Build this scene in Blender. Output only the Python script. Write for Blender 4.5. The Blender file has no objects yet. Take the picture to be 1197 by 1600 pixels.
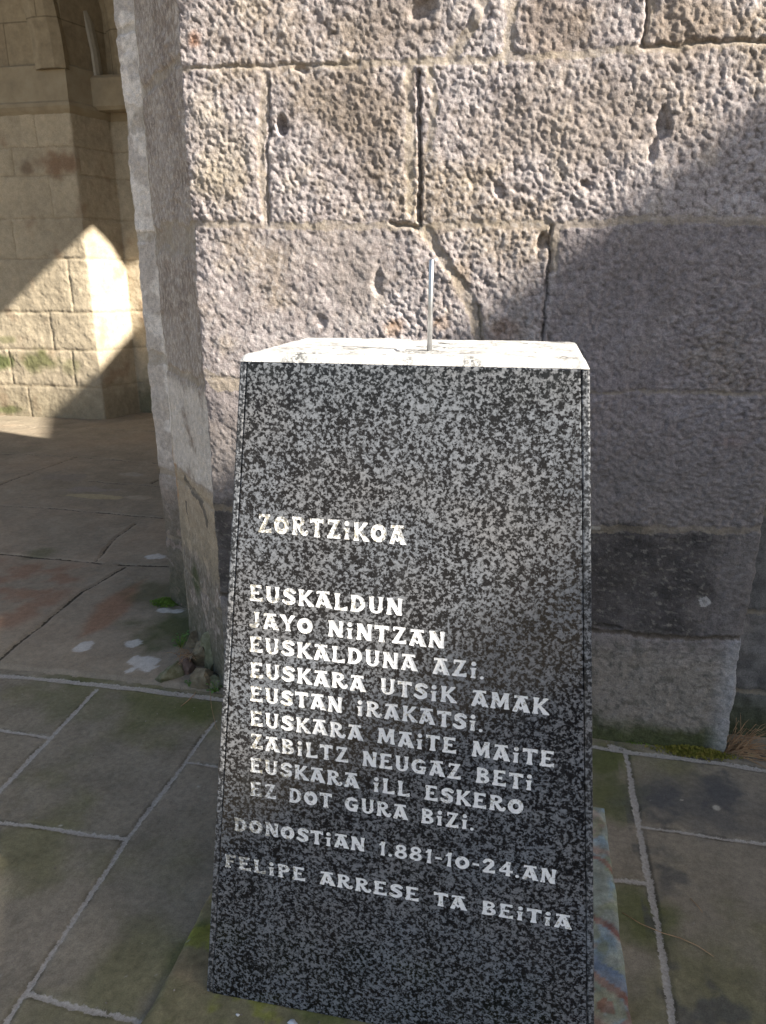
import bpy, bmesh, math, random
import numpy as np
from mathutils import Vector

random.seed(7)
SC = bpy.context.scene
COL = SC.collection

# ------------------------------------------------------------------ camera, light, exposure
CAM_H = 1.5
PITCH, YAW, F_PX = math.radians(17.8), math.radians(11.2), 1150.0
FW = np.array([-math.sin(YAW)*math.cos(PITCH), math.cos(YAW)*math.cos(PITCH), -math.sin(PITCH)])
RT = np.array([math.cos(YAW), math.sin(YAW), 0.0])
UP = np.cross(RT, FW)
cd = bpy.data.cameras.new('camera')
cam = bpy.data.objects.new('camera', cd)
COL.objects.link(cam)
cam.location = (0, 0, CAM_H)
cam.rotation_euler = (math.pi/2 - PITCH, 0, YAW)
cd.sensor_fit = 'VERTICAL'
cd.sensor_height = 36.0
cd.lens = 36.0*F_PX/1600.0
cd.clip_start = 0.05
cd.clip_end = 2000
SC.camera = cam

SUN_AZ, SUN_EL = math.radians(72), math.radians(29.85)     # azimuth from -Y towards +X
SH = np.array([math.sin(SUN_AZ), -math.cos(SUN_AZ), math.tan(SUN_EL)])   # towards the sun
world = bpy.data.worlds.new('World')
SC.world = world
world.use_nodes = True
wn = world.node_tree
for n in list(wn.nodes):
    wn.nodes.remove(n)
sky = wn.nodes.new('ShaderNodeTexSky')
sky.sky_type = 'NISHITA'
sky.sun_disc = False
sky.sun_elevation = SUN_EL
sky.sun_rotation = math.pi - SUN_AZ
sky.air_density = 1.0
sky.dust_density = 2.2
sky.ozone_density = 1.0
bg = wn.nodes.new('ShaderNodeBackground')
bg.inputs['Strength'].default_value = 0.075
wo = wn.nodes.new('ShaderNodeOutputWorld')
wn.links.new(sky.outputs[0], bg.inputs[0])
wn.links.new(bg.outputs[0], wo.inputs[0])
sd = bpy.data.lights.new('sun', 'SUN')
sd.energy = 5.0
sd.angle = math.radians(0.53)
sd.color = (1.0, 0.93, 0.82)
sun = bpy.data.objects.new('sun', sd)
COL.objects.link(sun)
sun.rotation_euler = Vector(SH).to_track_quat('Z', 'Y').to_euler()
SC.view_settings.view_transform = 'Standard'
SC.view_settings.look = 'None'
SC.view_settings.gamma = 1.0
SC.view_settings.exposure = 1.5
try:
    SC.cycles.max_bounces = 8
    SC.cycles.diffuse_bounces = 5
except Exception:
    pass

# ------------------------------------------------------------------ where a photographed point lies in the world
CC = np.array([0, 0, CAM_H])
def ray(x, y):
    return FW*F_PX + RT*(x-598.5) - UP*(y-800.0)
def at_z(x, y, z=0.0):
    d = ray(x, y); return CC + d*(z-CAM_H)/d[2]
def at_y(x, y, Y):
    d = ray(x, y); return CC + d*Y/d[1]

# ------------------------------------------------------------------ noise
_r = np.random.RandomState(11)
PERM = _r.permutation(512)
PERM = np.concatenate([PERM, PERM, PERM])
ANG = _r.rand(512)*2*np.pi
GX, GY = np.cos(ANG), np.sin(ANG)
def perlin(x, y, seed=0):
    x = np.asarray(x, float) + seed*17.31; y = np.asarray(y, float) + seed*9.73
    xi = np.floor(x).astype(int); yi = np.floor(y).astype(int)
    fx = x-xi; fy = y-yi
    u = fx*fx*fx*(fx*(fx*6-15)+10); v = fy*fy*fy*(fy*(fy*6-15)+10)
    def g(ix, iy, dx, dy):
        k = PERM[(PERM[ix & 511] + iy) & 511]
        return GX[k]*dx + GY[k]*dy
    a = g(xi, yi, fx, fy); b = g(xi+1, yi, fx-1, fy)
    c = g(xi, yi+1, fx, fy-1); d = g(xi+1, yi+1, fx-1, fy-1)
    return (a+(b-a)*u) + ((c+(d-c)*u)-(a+(b-a)*u))*v
def fbm(x, y, octv=4, seed=0, gain=0.5):
    t = 0; a = 1.0; f = 1.0
    for o in range(octv):
        t = t + a*perlin(x*f, y*f, seed+o*3); a *= gain; f *= 2.03
    return t
_h = np.random.RandomState(5).rand(3, 512)
def worley(x, y, seed=0):
    """knobbly cells: 1 at a knob's top, 0 in the crevices; knobs differ in height"""
    x = np.asarray(x, float)+seed*13.7; y = np.asarray(y, float)+seed*5.3
    xi = np.floor(x).astype(int); yi = np.floor(y).astype(int)
    best = np.full(x.shape, -9.0)
    for dx in (-1, 0, 1):
        for dy in (-1, 0, 1):
            k = PERM[(PERM[(xi+dx) & 511]+yi+dy) & 511]
            d2 = (xi+dx+_h[0][k]-x)**2+(yi+dy+_h[1][k]-y)**2
            best = np.maximum(best, 0.35+0.65*_h[2][k]-1.15*d2)
    return best
def sstep(a, b, x):
    t = np.clip((x-a)/(b-a), 0, 1); return t*t*(3-2*t)
def seg_dist(px, py, pts):
    best = np.full(px.shape, 1e9)
    for (x0, y0), (x1, y1) in zip(pts[:-1], pts[1:]):
        dx, dy = x1-x0, y1-y0
        L = dx*dx+dy*dy+1e-12
        t = np.clip(((px-x0)*dx+(py-y0)*dy)/L, 0, 1)
        best = np.minimum(best, np.hypot(px-x0-t*dx, py-y0-t*dy))
    return best
def lerp(a, b, t):
    return a + (b-a)*t[..., None]
def C3(*c):
    return np.array(c, float)

# ------------------------------------------------------------------ mesh helpers
def grid_mesh(name, P, col=None, attrs=None, mat=None, parent=None, keep=None):
    nu, nv = P.shape[:2]
    me = bpy.data.meshes.new(name)
    idx = np.arange(nu*nv).reshape(nu, nv)
    q = np.stack([idx[:-1, :-1], idx[1:, :-1], idx[1:, 1:], idx[:-1, 1:]], -1).reshape(-1, 4)
    if keep is not None:
        k = keep[:-1, :-1] & keep[1:, :-1] & keep[1:, 1:] & keep[:-1, 1:]
        q = q[k.reshape(-1)]
    me.vertices.add(nu*nv)
    me.vertices.foreach_set('co', P.reshape(-1).astype(np.float32))
    me.loops.add(len(q)*4)
    me.loops.foreach_set('vertex_index', q.reshape(-1).astype(np.int32))
    me.polygons.add(len(q))
    me.polygons.foreach_set('loop_start', (np.arange(len(q))*4).astype(np.int32))
    me.polygons.foreach_set('loop_total', np.full(len(q), 4, np.int32))
    me.update(calc_edges=True)
    me.polygons.foreach_set('use_smooth', np.ones(len(q), bool))
    if col is not None:
        a = me.attributes.new('Col', 'FLOAT_COLOR', 'POINT')
        c4 = np.ones((nu*nv, 4), np.float32); c4[:, :3] = np.clip(col.reshape(-1, 3), 0.004, 0.95)
        a.data.foreach_set('color', c4.reshape(-1))
    for k, v in (attrs or {}).items():
        a = me.attributes.new(k, 'FLOAT', 'POINT')
        a.data.foreach_set('value', v.reshape(-1).astype(np.float32))
    me.validate()
    o = bpy.data.objects.new(name, me)
    COL.objects.link(o)
    if mat: me.materials.append(mat)
    if parent: o.parent = parent
    return o

def bm_obj(name, bm, mat=None, parent=None, smooth=False, loc=None):
    me = bpy.data.meshes.new(name)
    bmesh.ops.recalc_face_normals(bm, faces=bm.faces)
    bm.to_mesh(me); bm.free()
    if smooth:
        for p in me.polygons: p.use_smooth = True
    o = bpy.data.objects.new(name, me)
    COL.objects.link(o)
    if mat: me.materials.append(mat)
    if parent: o.parent = parent
    if loc is not None: o.location = loc
    return o

def hexa(bm, c8, bevel=0.0, seg=1):
    vs = [bm.verts.new(c) for c in c8]          # bottom 4 ccw, top 4 ccw
    fs = [(0, 3, 2, 1), (4, 5, 6, 7), (0, 1, 5, 4), (1, 2, 6, 5), (2, 3, 7, 6), (3, 0, 4, 7)]
    faces = [bm.faces.new([vs[i] for i in f]) for f in fs]
    if bevel:
        ed = list({e for f in faces for e in f.edges})
        bmesh.ops.bevel(bm, geom=ed, offset=bevel, segments=seg, affect='EDGES', profile=0.5)
    return faces
def box(bm, x0, y0, z0, x1, y1, z1, bevel=0.0):
    return hexa(bm, [(x0, y0, z0), (x1, y0, z0), (x1, y1, z0), (x0, y1, z0),
                     (x0, y0, z1), (x1, y0, z1), (x1, y1, z1), (x0, y1, z1)], bevel)
def prism(bm, ring0, ring1):
    a = [bm.verts.new(p) for p in ring0]; b = [bm.verts.new(p) for p in ring1]
    n = len(a)
    bm.faces.new(a); bm.faces.new(list(reversed(b)))
    for i in range(n):
        bm.faces.new([a[i], b[i], b[(i+1) % n], a[(i+1) % n]])
def tube(bm, pts, radii, sides=8, cap=True):
    rings = []
    n = len(pts)
    for i, p in enumerate(pts):
        p = Vector(p)
        d = (Vector(pts[min(i+1, n-1)]) - Vector(pts[max(i-1, 0)])).normalized()
        s = d.orthogonal().normalized(); t = d.cross(s)
        r = radii[i] if hasattr(radii, '__len__') else radii
        rings.append([bm.verts.new(p + (s*math.cos(a)+t*math.sin(a))*r) for a in [2*math.pi*k/sides for k in range(sides)]])
    for a, b in zip(rings[:-1], rings[1:]):
        for k in range(sides):
            bm.faces.new([a[k], a[(k+1) % sides], b[(k+1) % sides], b[k]])
    if cap:
        bm.faces.new(rings[0]); bm.faces.new(list(reversed(rings[-1])))

def tag(o, label=None, cat=None, group=None, kind=None):
    if label: o['label'] = label
    if cat: o['category'] = cat
    if group: o['group'] = group
    if kind: o['kind'] = kind
    return o
def thing(name, label, cat, loc=(0, 0, 0), group=None):
    o = bpy.data.objects.new(name, None)
    o.location = loc
    o.empty_display_size = 0.1
    COL.objects.link(o)
    return tag(o, label, cat, group)

# ------------------------------------------------------------------ materials
class NT:
    def __init__(self, name):
        self.m = bpy.data.materials.new(name); self.m.use_nodes = True
        self.t = self.m.node_tree
        self.b = self.t.nodes['Principled BSDF']
        self.tc = self.t.nodes.new('ShaderNodeTexCoord')
    def n(self, typ, **kw):
        x = self.t.nodes.new(typ)
        for k, v in kw.items(): setattr(x, k, v)
        return x
    def l(self, a, b): self.t.links.new(a, b)
    def noise(self, scale, detail=4, rough=0.55, dist=0.0, vec=None):
        x = self.n('ShaderNodeTexNoise'); x.inputs['Scale'].default_value = scale
        x.inputs['Detail'].default_value = detail; x.inputs['Roughness'].default_value = rough
        x.inputs['Distortion'].default_value = dist
        self.l(vec or self.tc.outputs['Object'], x.inputs['Vector'])
        return x.outputs['Fac']
    def ramp(self, fac, stops, interp='LINEAR'):
        r = self.n('ShaderNodeValToRGB'); r.color_ramp.interpolation = interp
        e = r.color_ramp.elements
        while len(e) < len(stops): e.new(0.5)
        for el, (p, c) in zip(e, stops):
            el.position = p; el.color = (c[0], c[1], c[2], 1) if hasattr(c, '__len__') else (c, c, c, 1)
        self.l(fac, r.inputs[0]); return r.outputs[0]
    def mix(self, fac, a, b, mode='MIX'):
        x = self.n('ShaderNodeMix', data_type='RGBA', blend_type=mode)
        if isinstance(fac, (int, float)): x.inputs[0].default_value = fac
        else: self.l(fac, x.inputs[0])
        for s, i in ((a, 6), (b, 7)):
            if hasattr(s, '__len__'): x.inputs[i].default_value = (*s, 1)
            else: self.l(s, x.inputs[i])
        return x.outputs[2]
    def math(self, op, a, b=None, c=None, clamp=False):
        x = self.n('ShaderNodeMath', operation=op); x.use_clamp = clamp
        for i, s in enumerate((a, b, c)):
            if s is None: continue
            if isinstance(s, (int, float)): x.inputs[i].default_value = s
            else: self.l(s, x.inputs[i])
        return x.outputs[0]
    def attr(self, name, out='Color'):
        x = self.n('ShaderNodeAttribute'); x.attribute_name = name; return x.outputs[out]
    def maprange(self, v, a, b, c=0.0, d=1.0):
        x = self.n('ShaderNodeMapRange'); self.l(v, x.inputs[0])
        for i, s in enumerate((a, b, c, d)): x.inputs[i+1].default_value = s
        return x.outputs[0]
    def bump(self, h, strength=0.3, dist=0.002, prev=None):
        x = self.n('ShaderNodeBump'); x.inputs['Strength'].default_value = strength
        x.inputs['Distance'].default_value = dist
        self.l(h, x.inputs['Height'])
        if prev is not None: self.l(prev, x.inputs['Normal'])
        return x.outputs[0]
    def fin(self, col=None, rough=0.9, normal=None, spec=None, metal=None):
        if col is not None:
            if hasattr(col, '__len__'): self.b.inputs['Base Color'].default_value = (*col, 1)
            else: self.l(col, self.b.inputs['Base Color'])
        if isinstance(rough, (int, float)): self.b.inputs['Roughness'].default_value = rough
        else: self.l(rough, self.b.inputs['Roughness'])
        if normal is not None: self.l(normal, self.b.inputs['Normal'])
        if spec is not None: self.b.inputs['Specular IOR Level'].default_value = spec
        if metal is not None: self.b.inputs['Metallic'].default_value = metal
        return self.m

def stone_mat(name, mortar, fine=260, spk=0.35, bdist=0.002, jn=0.004, bstr=0.6, mst=1.0):
    """stone whose colour and joint distance come with the mesh; speckle, lichen and grain added here"""
    k = NT(name)
    col = k.attr('Col'); j = k.attr('J', 'Fac')
    n1 = k.noise(fine, 5, 0.65); n2 = k.noise(fine*0.22, 4, 0.6); n3 = k.noise(900, 2, 0.5)
    v = k.math('ADD', k.maprange(n1, 0.25, 0.75, 1-spk, 1+spk), k.maprange(n2, 0.3, 0.7, -spk*0.6, spk*0.6))
    v = k.math('ADD', v, k.maprange(n3, 0.3, 0.7, -0.10, 0.10))
    cc = k.n('ShaderNodeCombineColor')
    for i in range(3): k.l(v, cc.inputs[i])
    stone = k.mix(1.0, col, cc.outputs[0], 'MULTIPLY')
    jj = k.math('ADD', j, k.maprange(k.noise(70, 5, 0.7), 0.25, 0.75, -jn, jn))
    mk = k.maprange(jj, -0.0012, 0.0012, 1.0, 0.0)
    mo = k.mix(1.0, mortar, k.ramp(k.noise(160, 5, 0.7), [(0.25, 0.55), (0.6, 1.0), (0.8, 1.2)]), 'MULTIPLY')
    if mst < 1: mk = k.math('MULTIPLY', mk, k.maprange(k.noise(11, 5, 0.7), 0.36, 0.62, mst*0.35, mst))
    out = k.mix(mk, stone, mo)
    b = k.bump(n1, bstr, bdist)
    b = k.bump(n3, 0.3, 0.0008, b)
    return k.fin(out, 0.92, b, 0.25)

M_WALL = stone_mat('bush_hammered_sandstone', C3(0.37, 0.31, 0.225), 220, 0.36, 0.0040, 0.006, 0.8, 0.6)
M_PAVE = stone_mat('worn_flagstone', C3(0.44, 0.41, 0.36), 300, 0.26, 0.0016, 0.006, 0.55)
M_PORCH = stone_mat('porch_flagstone', C3(0.075, 0.062, 0.045), 220, 0.22, 0.0018, 0.005, 0.5)
M_BACK = stone_mat('porch_ashlar', C3(0.36, 0.295, 0.20), 90, 0.18, 0.005, 0.008, 0.6, 0.7)

def granite(name, dark, mid, light, rough, spec=0.5, dust=0.0):
    k = NT(name)
    v1 = k.noise(128, 5, 0.62, 0.1)
    vo = k.n('ShaderNodeTexVoronoi'); vo.inputs['Scale'].default_value = 300
    wn_ = k.n('ShaderNodeTexNoise'); wn_.inputs['Scale'].default_value = 300; wn_.inputs['Detail'].default_value = 2
    k.l(k.tc.outputs['Object'], wn_.inputs['Vector'])
    va = k.n('ShaderNodeVectorMath', operation='MULTIPLY_ADD')
    k.l(wn_.outputs['Color'], va.inputs[0]); va.inputs[1].default_value = (.003, .003, .003); k.l(k.tc.outputs['Object'], va.inputs[2])
    k.l(va.outputs[0], vo.inputs['Vector'])
    sc_ = k.n('ShaderNodeSeparateColor'); k.l(vo.outputs['Color'], sc_.inputs[0])
    f = k.math('ADD', v1, k.maprange(sc_.outputs[0], 0, 1, -0.095, 0.095))
    big = k.noise(7, 4, 0.55)
    f = k.math('ADD', f, k.maprange(big, 0.3, 0.7, -0.025, 0.025))
    f = k.math('ADD', f, k.maprange(k.noise(420, 2, 0.5), 0.3, 0.7, -0.02, 0.02))
    col = k.ramp(f, [(0.0, dark), (0.450, dark), (0.487, mid), (0.545, light), (0.68, tuple(1.5*c for c in light))])
    tint = k.ramp(k.noise(6, 3), [(0.35, (1.03, 1.0, 0.97)), (0.6, (0.97, 1.0, 1.03))])
    col = k.mix(1.0, col, tint, 'MULTIPLY')
    mp = k.n('ShaderNodeMapping'); mp.inputs['Scale'].default_value = (34, 34, 2.2)
    k.l(k.tc.outputs['Object'], mp.inputs[0])
    stk = k.noise(1.0, 5, 0.65, 0.3, mp.outputs[0])
    col = k.mix(k.maprange(stk, 0.5, 0.75, 0.0, 0.10), col, (0.20, 0.205, 0.21))
    n = None
    if dust:
        d = k.noise(14, 5, 0.7)
        col = k.mix(k.maprange(d, 0.36, 0.52, 0.12, dust), col, (0.60, 0.59, 0.565))
        n = k.bump(k.noise(160, 6, 0.7), 0.8, 0.004)
    else:
        sm = k.noise(5.0, 4, 0.6, 0.6)
        rr = k.maprange(sm, 0.35, 0.7, rough*0.75, rough*1.5)
        return k.fin(col, rr, None, spec)
    return k.fin(col, rough, n, spec)
M_GRAN = granite('polished_grey_granite', (0.0060, 0.0067, 0.0092), (0.033, 0.035, 0.040), (0.136, 0.142, 0.153), 0.13, 0.5)
M_GRANS = granite('sawn_granite_edge', (0.018, 0.019, 0.022), (0.06, 0.064, 0.07), (0.17, 0.175, 0.185), 0.4, 0.4)
M_GRANT = granite('rough_granite_top', (0.06, 0.06, 0.06), (0.2, 0.2, 0.19), (0.42, 0.41, 0.39), 0.7, 0.4, 0.97)

def letter_mat():
    k = NT('worn_white_letter_paint')
    w = k.noise(150, 5, 0.7)
    sx = k.n('ShaderNodeSeparateXYZ'); k.l(k.tc.outputs['Object'], sx.inputs[0])
    lean = k.math('ADD', k.maprange(sx.outputs[0], -0.53, -0.37, 0.135, 0.0), k.maprange(sx.outputs[2], 1.03, 1.06, 0.0, 0.06))
    f = k.math('ADD', w, lean)
    mk = k.maprange(f, 0.56, 0.64, 0.0, 0.85)
    paint = k.ramp(k.noise(60, 4, 0.6), [(0.3, (0.78, 0.78, 0.79)), (0.55, (0.90, 0.90, 0.90)), (0.8, (0.88, 0.86, 0.80))])
    worn = k.ramp(k.noise(230, 3, 0.6), [(0.4, (0.07, 0.068, 0.06)), (0.55, (0.30, 0.27, 0.19)), (0.7, (0.52, 0.44, 0.26))])
    F = k.attr('F', 'Fac')
    rim = k.maprange(k.math('ADD', F, k.maprange(k.noise(400, 3), 0.3, 0.7, -0.012, 0.012)), 0.0, 0.016, 0.40, 0.0)
    col = k.mix(rim, k.mix(mk, paint, worn), (0.05, 0.05, 0.052))
    cutb = k.n('ShaderNodeBump'); cutb.invert = True; cutb.inputs['Strength'].default_value = 0.35; cutb.inputs['Distance'].default_value = 0.002
    k.l(k.maprange(F, 0.0, 0.13), cutb.inputs['Height'])
    return k.fin(col, 0.75, k.bump(w, 0.6, 0.0012, cutb.outputs[0]), 0.3)
M_LET = letter_mat()

def simple(name, stops, scale, rough=0.9, bstr=0.5, bdist=0.003, spec=0.3, metal=0.0):
    k = NT(name)
    n = k.noise(scale, 5, 0.65)
    return k.fin(k.ramp(n, stops), rough, k.bump(n, bstr, bdist), spec, metal)
M_METAL = simple('dull_steel', [(0.3, (0.42, 0.42, 0.43)), (0.7, (0.62, 0.62, 0.62))], 60, 0.35, 0.1, 0.0005, 0.5, 0.9)
M_RUBBLE = simple('rubble_brown', [(0.25, (0.12, 0.095, 0.06)), (0.5, (0.23, 0.185, 0.12)), (0.75, (0.34, 0.29, 0.20))], 30)
M_RUBBLE2 = simple('rubble_mossy', [(0.25, (0.09, 0.09, 0.045)), (0.5, (0.19, 0.185, 0.11)), (0.75, (0.33, 0.31, 0.22))], 34)
M_RUBBLE3 = simple('rubble_pink', [(0.25, (0.12, 0.075, 0.055)), (0.5, (0.22, 0.15, 0.12)), (0.75, (0.33, 0.26, 0.22))], 34)
M_MOSS = simple('moss_yellow_green', [(0.3, (0.09, 0.10, 0.02)), (0.5, (0.22, 0.21, 0.035)), (0.7, (0.38, 0.31, 0.08))], 60)
M_MOSSG = simple('moss_green', [(0.3, (0.08, 0.13, 0.02)), (0.6, (0.19, 0.30, 0.05))], 60)
M_LEAF = simple('weed_leaf', [(0.3, (0.06, 0.13, 0.03)), (0.7, (0.15, 0.28, 0.07))], 40, 0.6)
M_DRY = simple('dry_grass', [(0.3, (0.26, 0.14, 0.07)), (0.6, (0.45, 0.30, 0.17)), (0.8, (0.42, 0.36, 0.18))], 25, 0.8, 0.1)
M_CHIP = simple('white_chip', [(0.3, (0.5, 0.52, 0.54)), (0.7, (0.68, 0.7, 0.72))], 30)
M_PLAIN = simple('plain_ashlar', [(0.3, (0.30, 0.25, 0.175)), (0.5, (0.37, 0.305, 0.21)), (0.75, (0.42, 0.36, 0.26))], 6, 0.92, 0.5, 0.01)
M_PLAST = simple('house_render', [(0.3, (0.42, 0.37, 0.30)), (0.7, (0.52, 0.47, 0.39))], 3, 0.9, 0.2, 0.01)
M_TILE = simple('roof_tile', [(0.3, (0.22, 0.09, 0.05)), (0.7, (0.33, 0.15, 0.09))], 5, 0.85, 0.4, 0.02)
M_GLASS = simple('dark_pane', [(0.3, (0.02, 0.025, 0.03)), (0.7, (0.03, 0.035, 0.04))], 3, 0.08, 0.0, 0.001, 0.5)
M_SHUT = simple('shutter_green', [(0.3, (0.04, 0.08, 0.05)), (0.7, (0.06, 0.11, 0.07))], 8, 0.5, 0.1)

# ------------------------------------------------------------------ masonry laid along a plan line
def plan_path(pts, step, roundr):
    """points along a plan polyline, corners eased; returns XY, outward normals and arc length"""
    pts = [np.array(p, float) for p in pts]
    L = [0]
    for a, b in zip(pts[:-1], pts[1:]): L.append(L[-1]+np.linalg.norm(b-a))
    n = int(L[-1]/step)+1
    s = np.linspace(0, L[-1], n)
    X = np.interp(s, L, [p[0] for p in pts]); Y = np.interp(s, L, [p[1] for p in pts])
    w = max(1, int(roundr/step))
    ker = np.hanning(2*w+3)[1:-1]; ker /= ker.sum()
    def sm(v):
        vp = np.concatenate([2*v[0]-v[w:0:-1], v, 2*v[-1]-v[-2:-w-2:-1]])
        return np.convolve(vp, ker, 'valid')
    X, Y = sm(X), sm(Y)
    tx, ty = np.gradient(X), np.gradient(Y)
    tl = np.hypot(tx, ty)+1e-12
    return X, Y, -ty/tl, tx/tl, s, L

# ================================================================== GROUND
YE = 2.272        # line where the courtyard flags meet the porch floor
def gpt(x, y):
    p = at_z(x, y); return (p[0], p[1])

def make_ground():
    k = NT('far_paving')
    br = k.n('ShaderNodeTexBrick'); k.l(k.tc.outputs['Object'], br.inputs['Vector'])
    br.inputs['Scale'].default_value = 1.0; br.inputs['Brick Width'].default_value = 0.9
    br.inputs['Row Height'].default_value = 0.6; br.inputs['Mortar Size'].default_value = 0.012
    br.inputs['Color1'].default_value = (0.21, 0.18, 0.135, 1); br.inputs['Color2'].default_value = (0.25, 0.215, 0.165, 1)
    br.inputs['Mortar'].default_value = (0.35, 0.33, 0.29, 1)
    c = k.mix(1.0, br.outputs['Color'], k.ramp(k.noise(3, 6, 0.65), [(0.3, 0.75), (0.7, 1.15)]), 'MULTIPLY')
    m = k.fin(c, 0.9, k.bump(k.noise(40, 5), 0.3, 0.004), 0.3)
    bm = bmesh.new()
    S = 400.0
    vs = [bm.verts.new(p) for p in ((-S, -S, -0.03), (S, -S, -0.03), (S, S, -0.03), (-S, S, -0.03))]
    bm.faces.new(vs)
    tag(bm_obj('ground', bm, m), kind='structure')
make_ground()

def make_paving():
    step = 0.005
    xs = np.arange(-3.1, 1.75, step); ys = np.arange(0.15, 2.46, step)
    X, Y = np.meshgrid(xs, ys, indexing='ij')
    wx = X + 0.004*fbm(X*7, Y*7, 4, 1); wy = Y + 0.004*fbm(X*7, Y*7, 4, 5)
    def px(*a): return [gpt(*p) for p in a]
    J = []
    def add(pts, hw): J.append((pts, hw))
    a, b = gpt(150, 1078), gpt(0, 1234)
    d = ((b[0]-a[0])/(b[1]-a[1]))
    add([a, b, (b[0]+d*(0.2-b[1]), 0.2)], 0.012)
    add([(-3.2, gpt(0, 1139)[1]-0.01), gpt(0, 1140), gpt(75, 1152)], 0.012)
    g = px((336, 1126), (290, 1190), (200, 1308), (120, 1430), (40, 1552))
    d = (g[-1][0]-g[-3][0])/(g[-1][1]-g[-3][1])
    add(g+[(g[-1][0]+d*(0.1-g[-1][1]), 0.1)], 0.0105)
    add([(-3.2, gpt(0, 1282)[1]), gpt(0, 1284), gpt(196, 1310)], 0.011)
    add([gpt(290, 1190), gpt(345, 1198)], 0.007)
    add([gpt(40, 1551), gpt(90, 1566), gpt(200, 1590), gpt(330, 1640)], 0.010)
    add([(-3.2, YE-0.02), gpt(0, 1055), gpt(60, 1060), gpt(185, 1073), gpt(340, 1092), (-0.9, 2.24)], 0.020)
    k2 = px((976, 1170), (985, 1215), (997, 1285), (1014, 1375), (1032, 1470), (1052, 1600))
    d = (k2[-1][0]-k2[-3][0])/(k2[-1][1]-k2[-3][1])
    add(k2+[(k2[-1][0]+d*(0.1-k2[-1][1]), 0.1)], 0.0125)
    add([gpt(1003, 1290), gpt(1100, 1306), gpt(1197, 1318), (1.8, gpt(1197, 1318)[1])], 0.0085)
    add([gpt(930, 1371), gpt(1014, 1380)], 0.012)
    add([(-0.9, 2.215), gpt(925, 1166), gpt(985, 1176), gpt(1060, 1184), gpt(1130, 1193), gpt(1195, 1203), (1.8, 2.19)], 0.017)
    add([gpt(985, 1176), gpt(955, 1165)], 0.022)
    # flags beyond what the picture shows
    add([(1.1, 0.1), (1.1, 1.25)], 0.012); add([(0.6, 1.02), (1.8, 1.02)], 0.010); add([(-3.2, 0.9), (-1.95, 0.9)], 0.012)
    add([(-2.45, 0.1), (-2.45, 2.25)], 0.012); add([(-0.6, 0.75), (0.4, 0.75)], 0.01)
    D = np.full(X.shape, 9.0)
    for pts, hw in J:
        D = np.minimum(D, seg_dist(wx, wy, pts)-hw*(0.64+0.32*fbm(X*6, Y*6, 3, 8)))
    big = fbm(X*2.2, Y*2.2, 5, 20); mid = fbm(X*9, Y*9, 4, 30); fine = fbm(X*45, Y*45, 3, 40)
    H = 0.0022*mid + 0.0008*fine + 0.002*big
    H = H - 0.0035*(1-sstep(-0.004, 0.009, D)) + 0.001*fbm(X*60, Y*60, 2, 44)*(D < 0)
    col = np.broadcast_to(C3(0.245, 0.214, 0.160), X.shape+(3,)).copy()
    col = lerp(col, C3(0.185, 0.172, 0.095), sstep(0.0, 0.45, big)*0.9)
    col = lerp(col, C3(0.275, 0.238, 0.185), sstep(0.0, 0.6, -big)*0.7)
    col *= (1 + 0.22*mid + 0.16*fine + 0.10*perlin(X*120, Y*120, 47))[..., None]
    def blob(x, y, r, soft=0.5, st=1.0, sx=1.0):
        c = gpt(x, y)
        dd = np.hypot((X-c[0])/sx, Y-c[1]) + r*0.5*fbm(X*7, Y*7, 4, 61)
        return (1-sstep(r*soft, r, dd))*st
    green = C3(0.100, 0.115, 0.035)
    for b in ((945, 1240, 0.16, .3, .8), (1000, 1430, 0.13, .3, .75), (320, 1110, 0.12, .3, .8), (250, 1100, 0.2, .2, .5), (120, 1090, 0.25, .2, .45),
              (950, 1190, .12, .3, .8), (300, 1480, .08, .3, .6)):
        col = lerp(col, green, blob(*b))
    # right-hand flags: dark damp stain with paler rims
    rr = (X > 0.35)*1.0
    st = sstep(-0.15, 0.35, fbm(X*4.2+3, Y*4.2, 5, 77))
    col = lerp(col, C3(0.085, 0.085, 0.083), rr*st*sstep(-.2, .25, fbm(X*13, Y*13, 4, 78))*0.7)
    col = lerp(col, C3(0.27, 0.235, 0.18), rr*sstep(0.05, 0.5, -fbm(X*4.2+3, Y*4.2, 5, 77))*0.6)
    col = lerp(col, C3(0.09, 0.092, 0.094), blob(1090, 1255, 0.17, .2, .7, 1.9))
    col *= (1-0.45*(1-sstep(0.002, 0.010, D))*sstep(-.2, .3, fbm(X*13, Y*13, 3, 49)))[..., None]
    # specks, pale lichen
    sp = (perlin(X*75, Y*75, 91) > 0.57)*(perlin(X*6, Y*6, 92) > -0.1)
    col = lerp(col, C3(0.36, 0.34, 0.30), sp*0.45)
    for (x, y, r) in ((1120, 1262, .016), (95, 1290, .006), (310, 1229, .006), (470, 1500, .01), (1065, 1250, .007)):
        col = lerp(col, C3(0.42, 0.40, 0.33), blob(x, y, r, .6, 1))
    keep = (Y <= YE+0.006) | (X > 0.6)
    P = np.stack([X, Y, H], -1)
    return tag(grid_mesh('courtyard_paving', P, col, {'J': D}, M_PAVE, None, keep), kind='structure')
make_paving()

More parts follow.
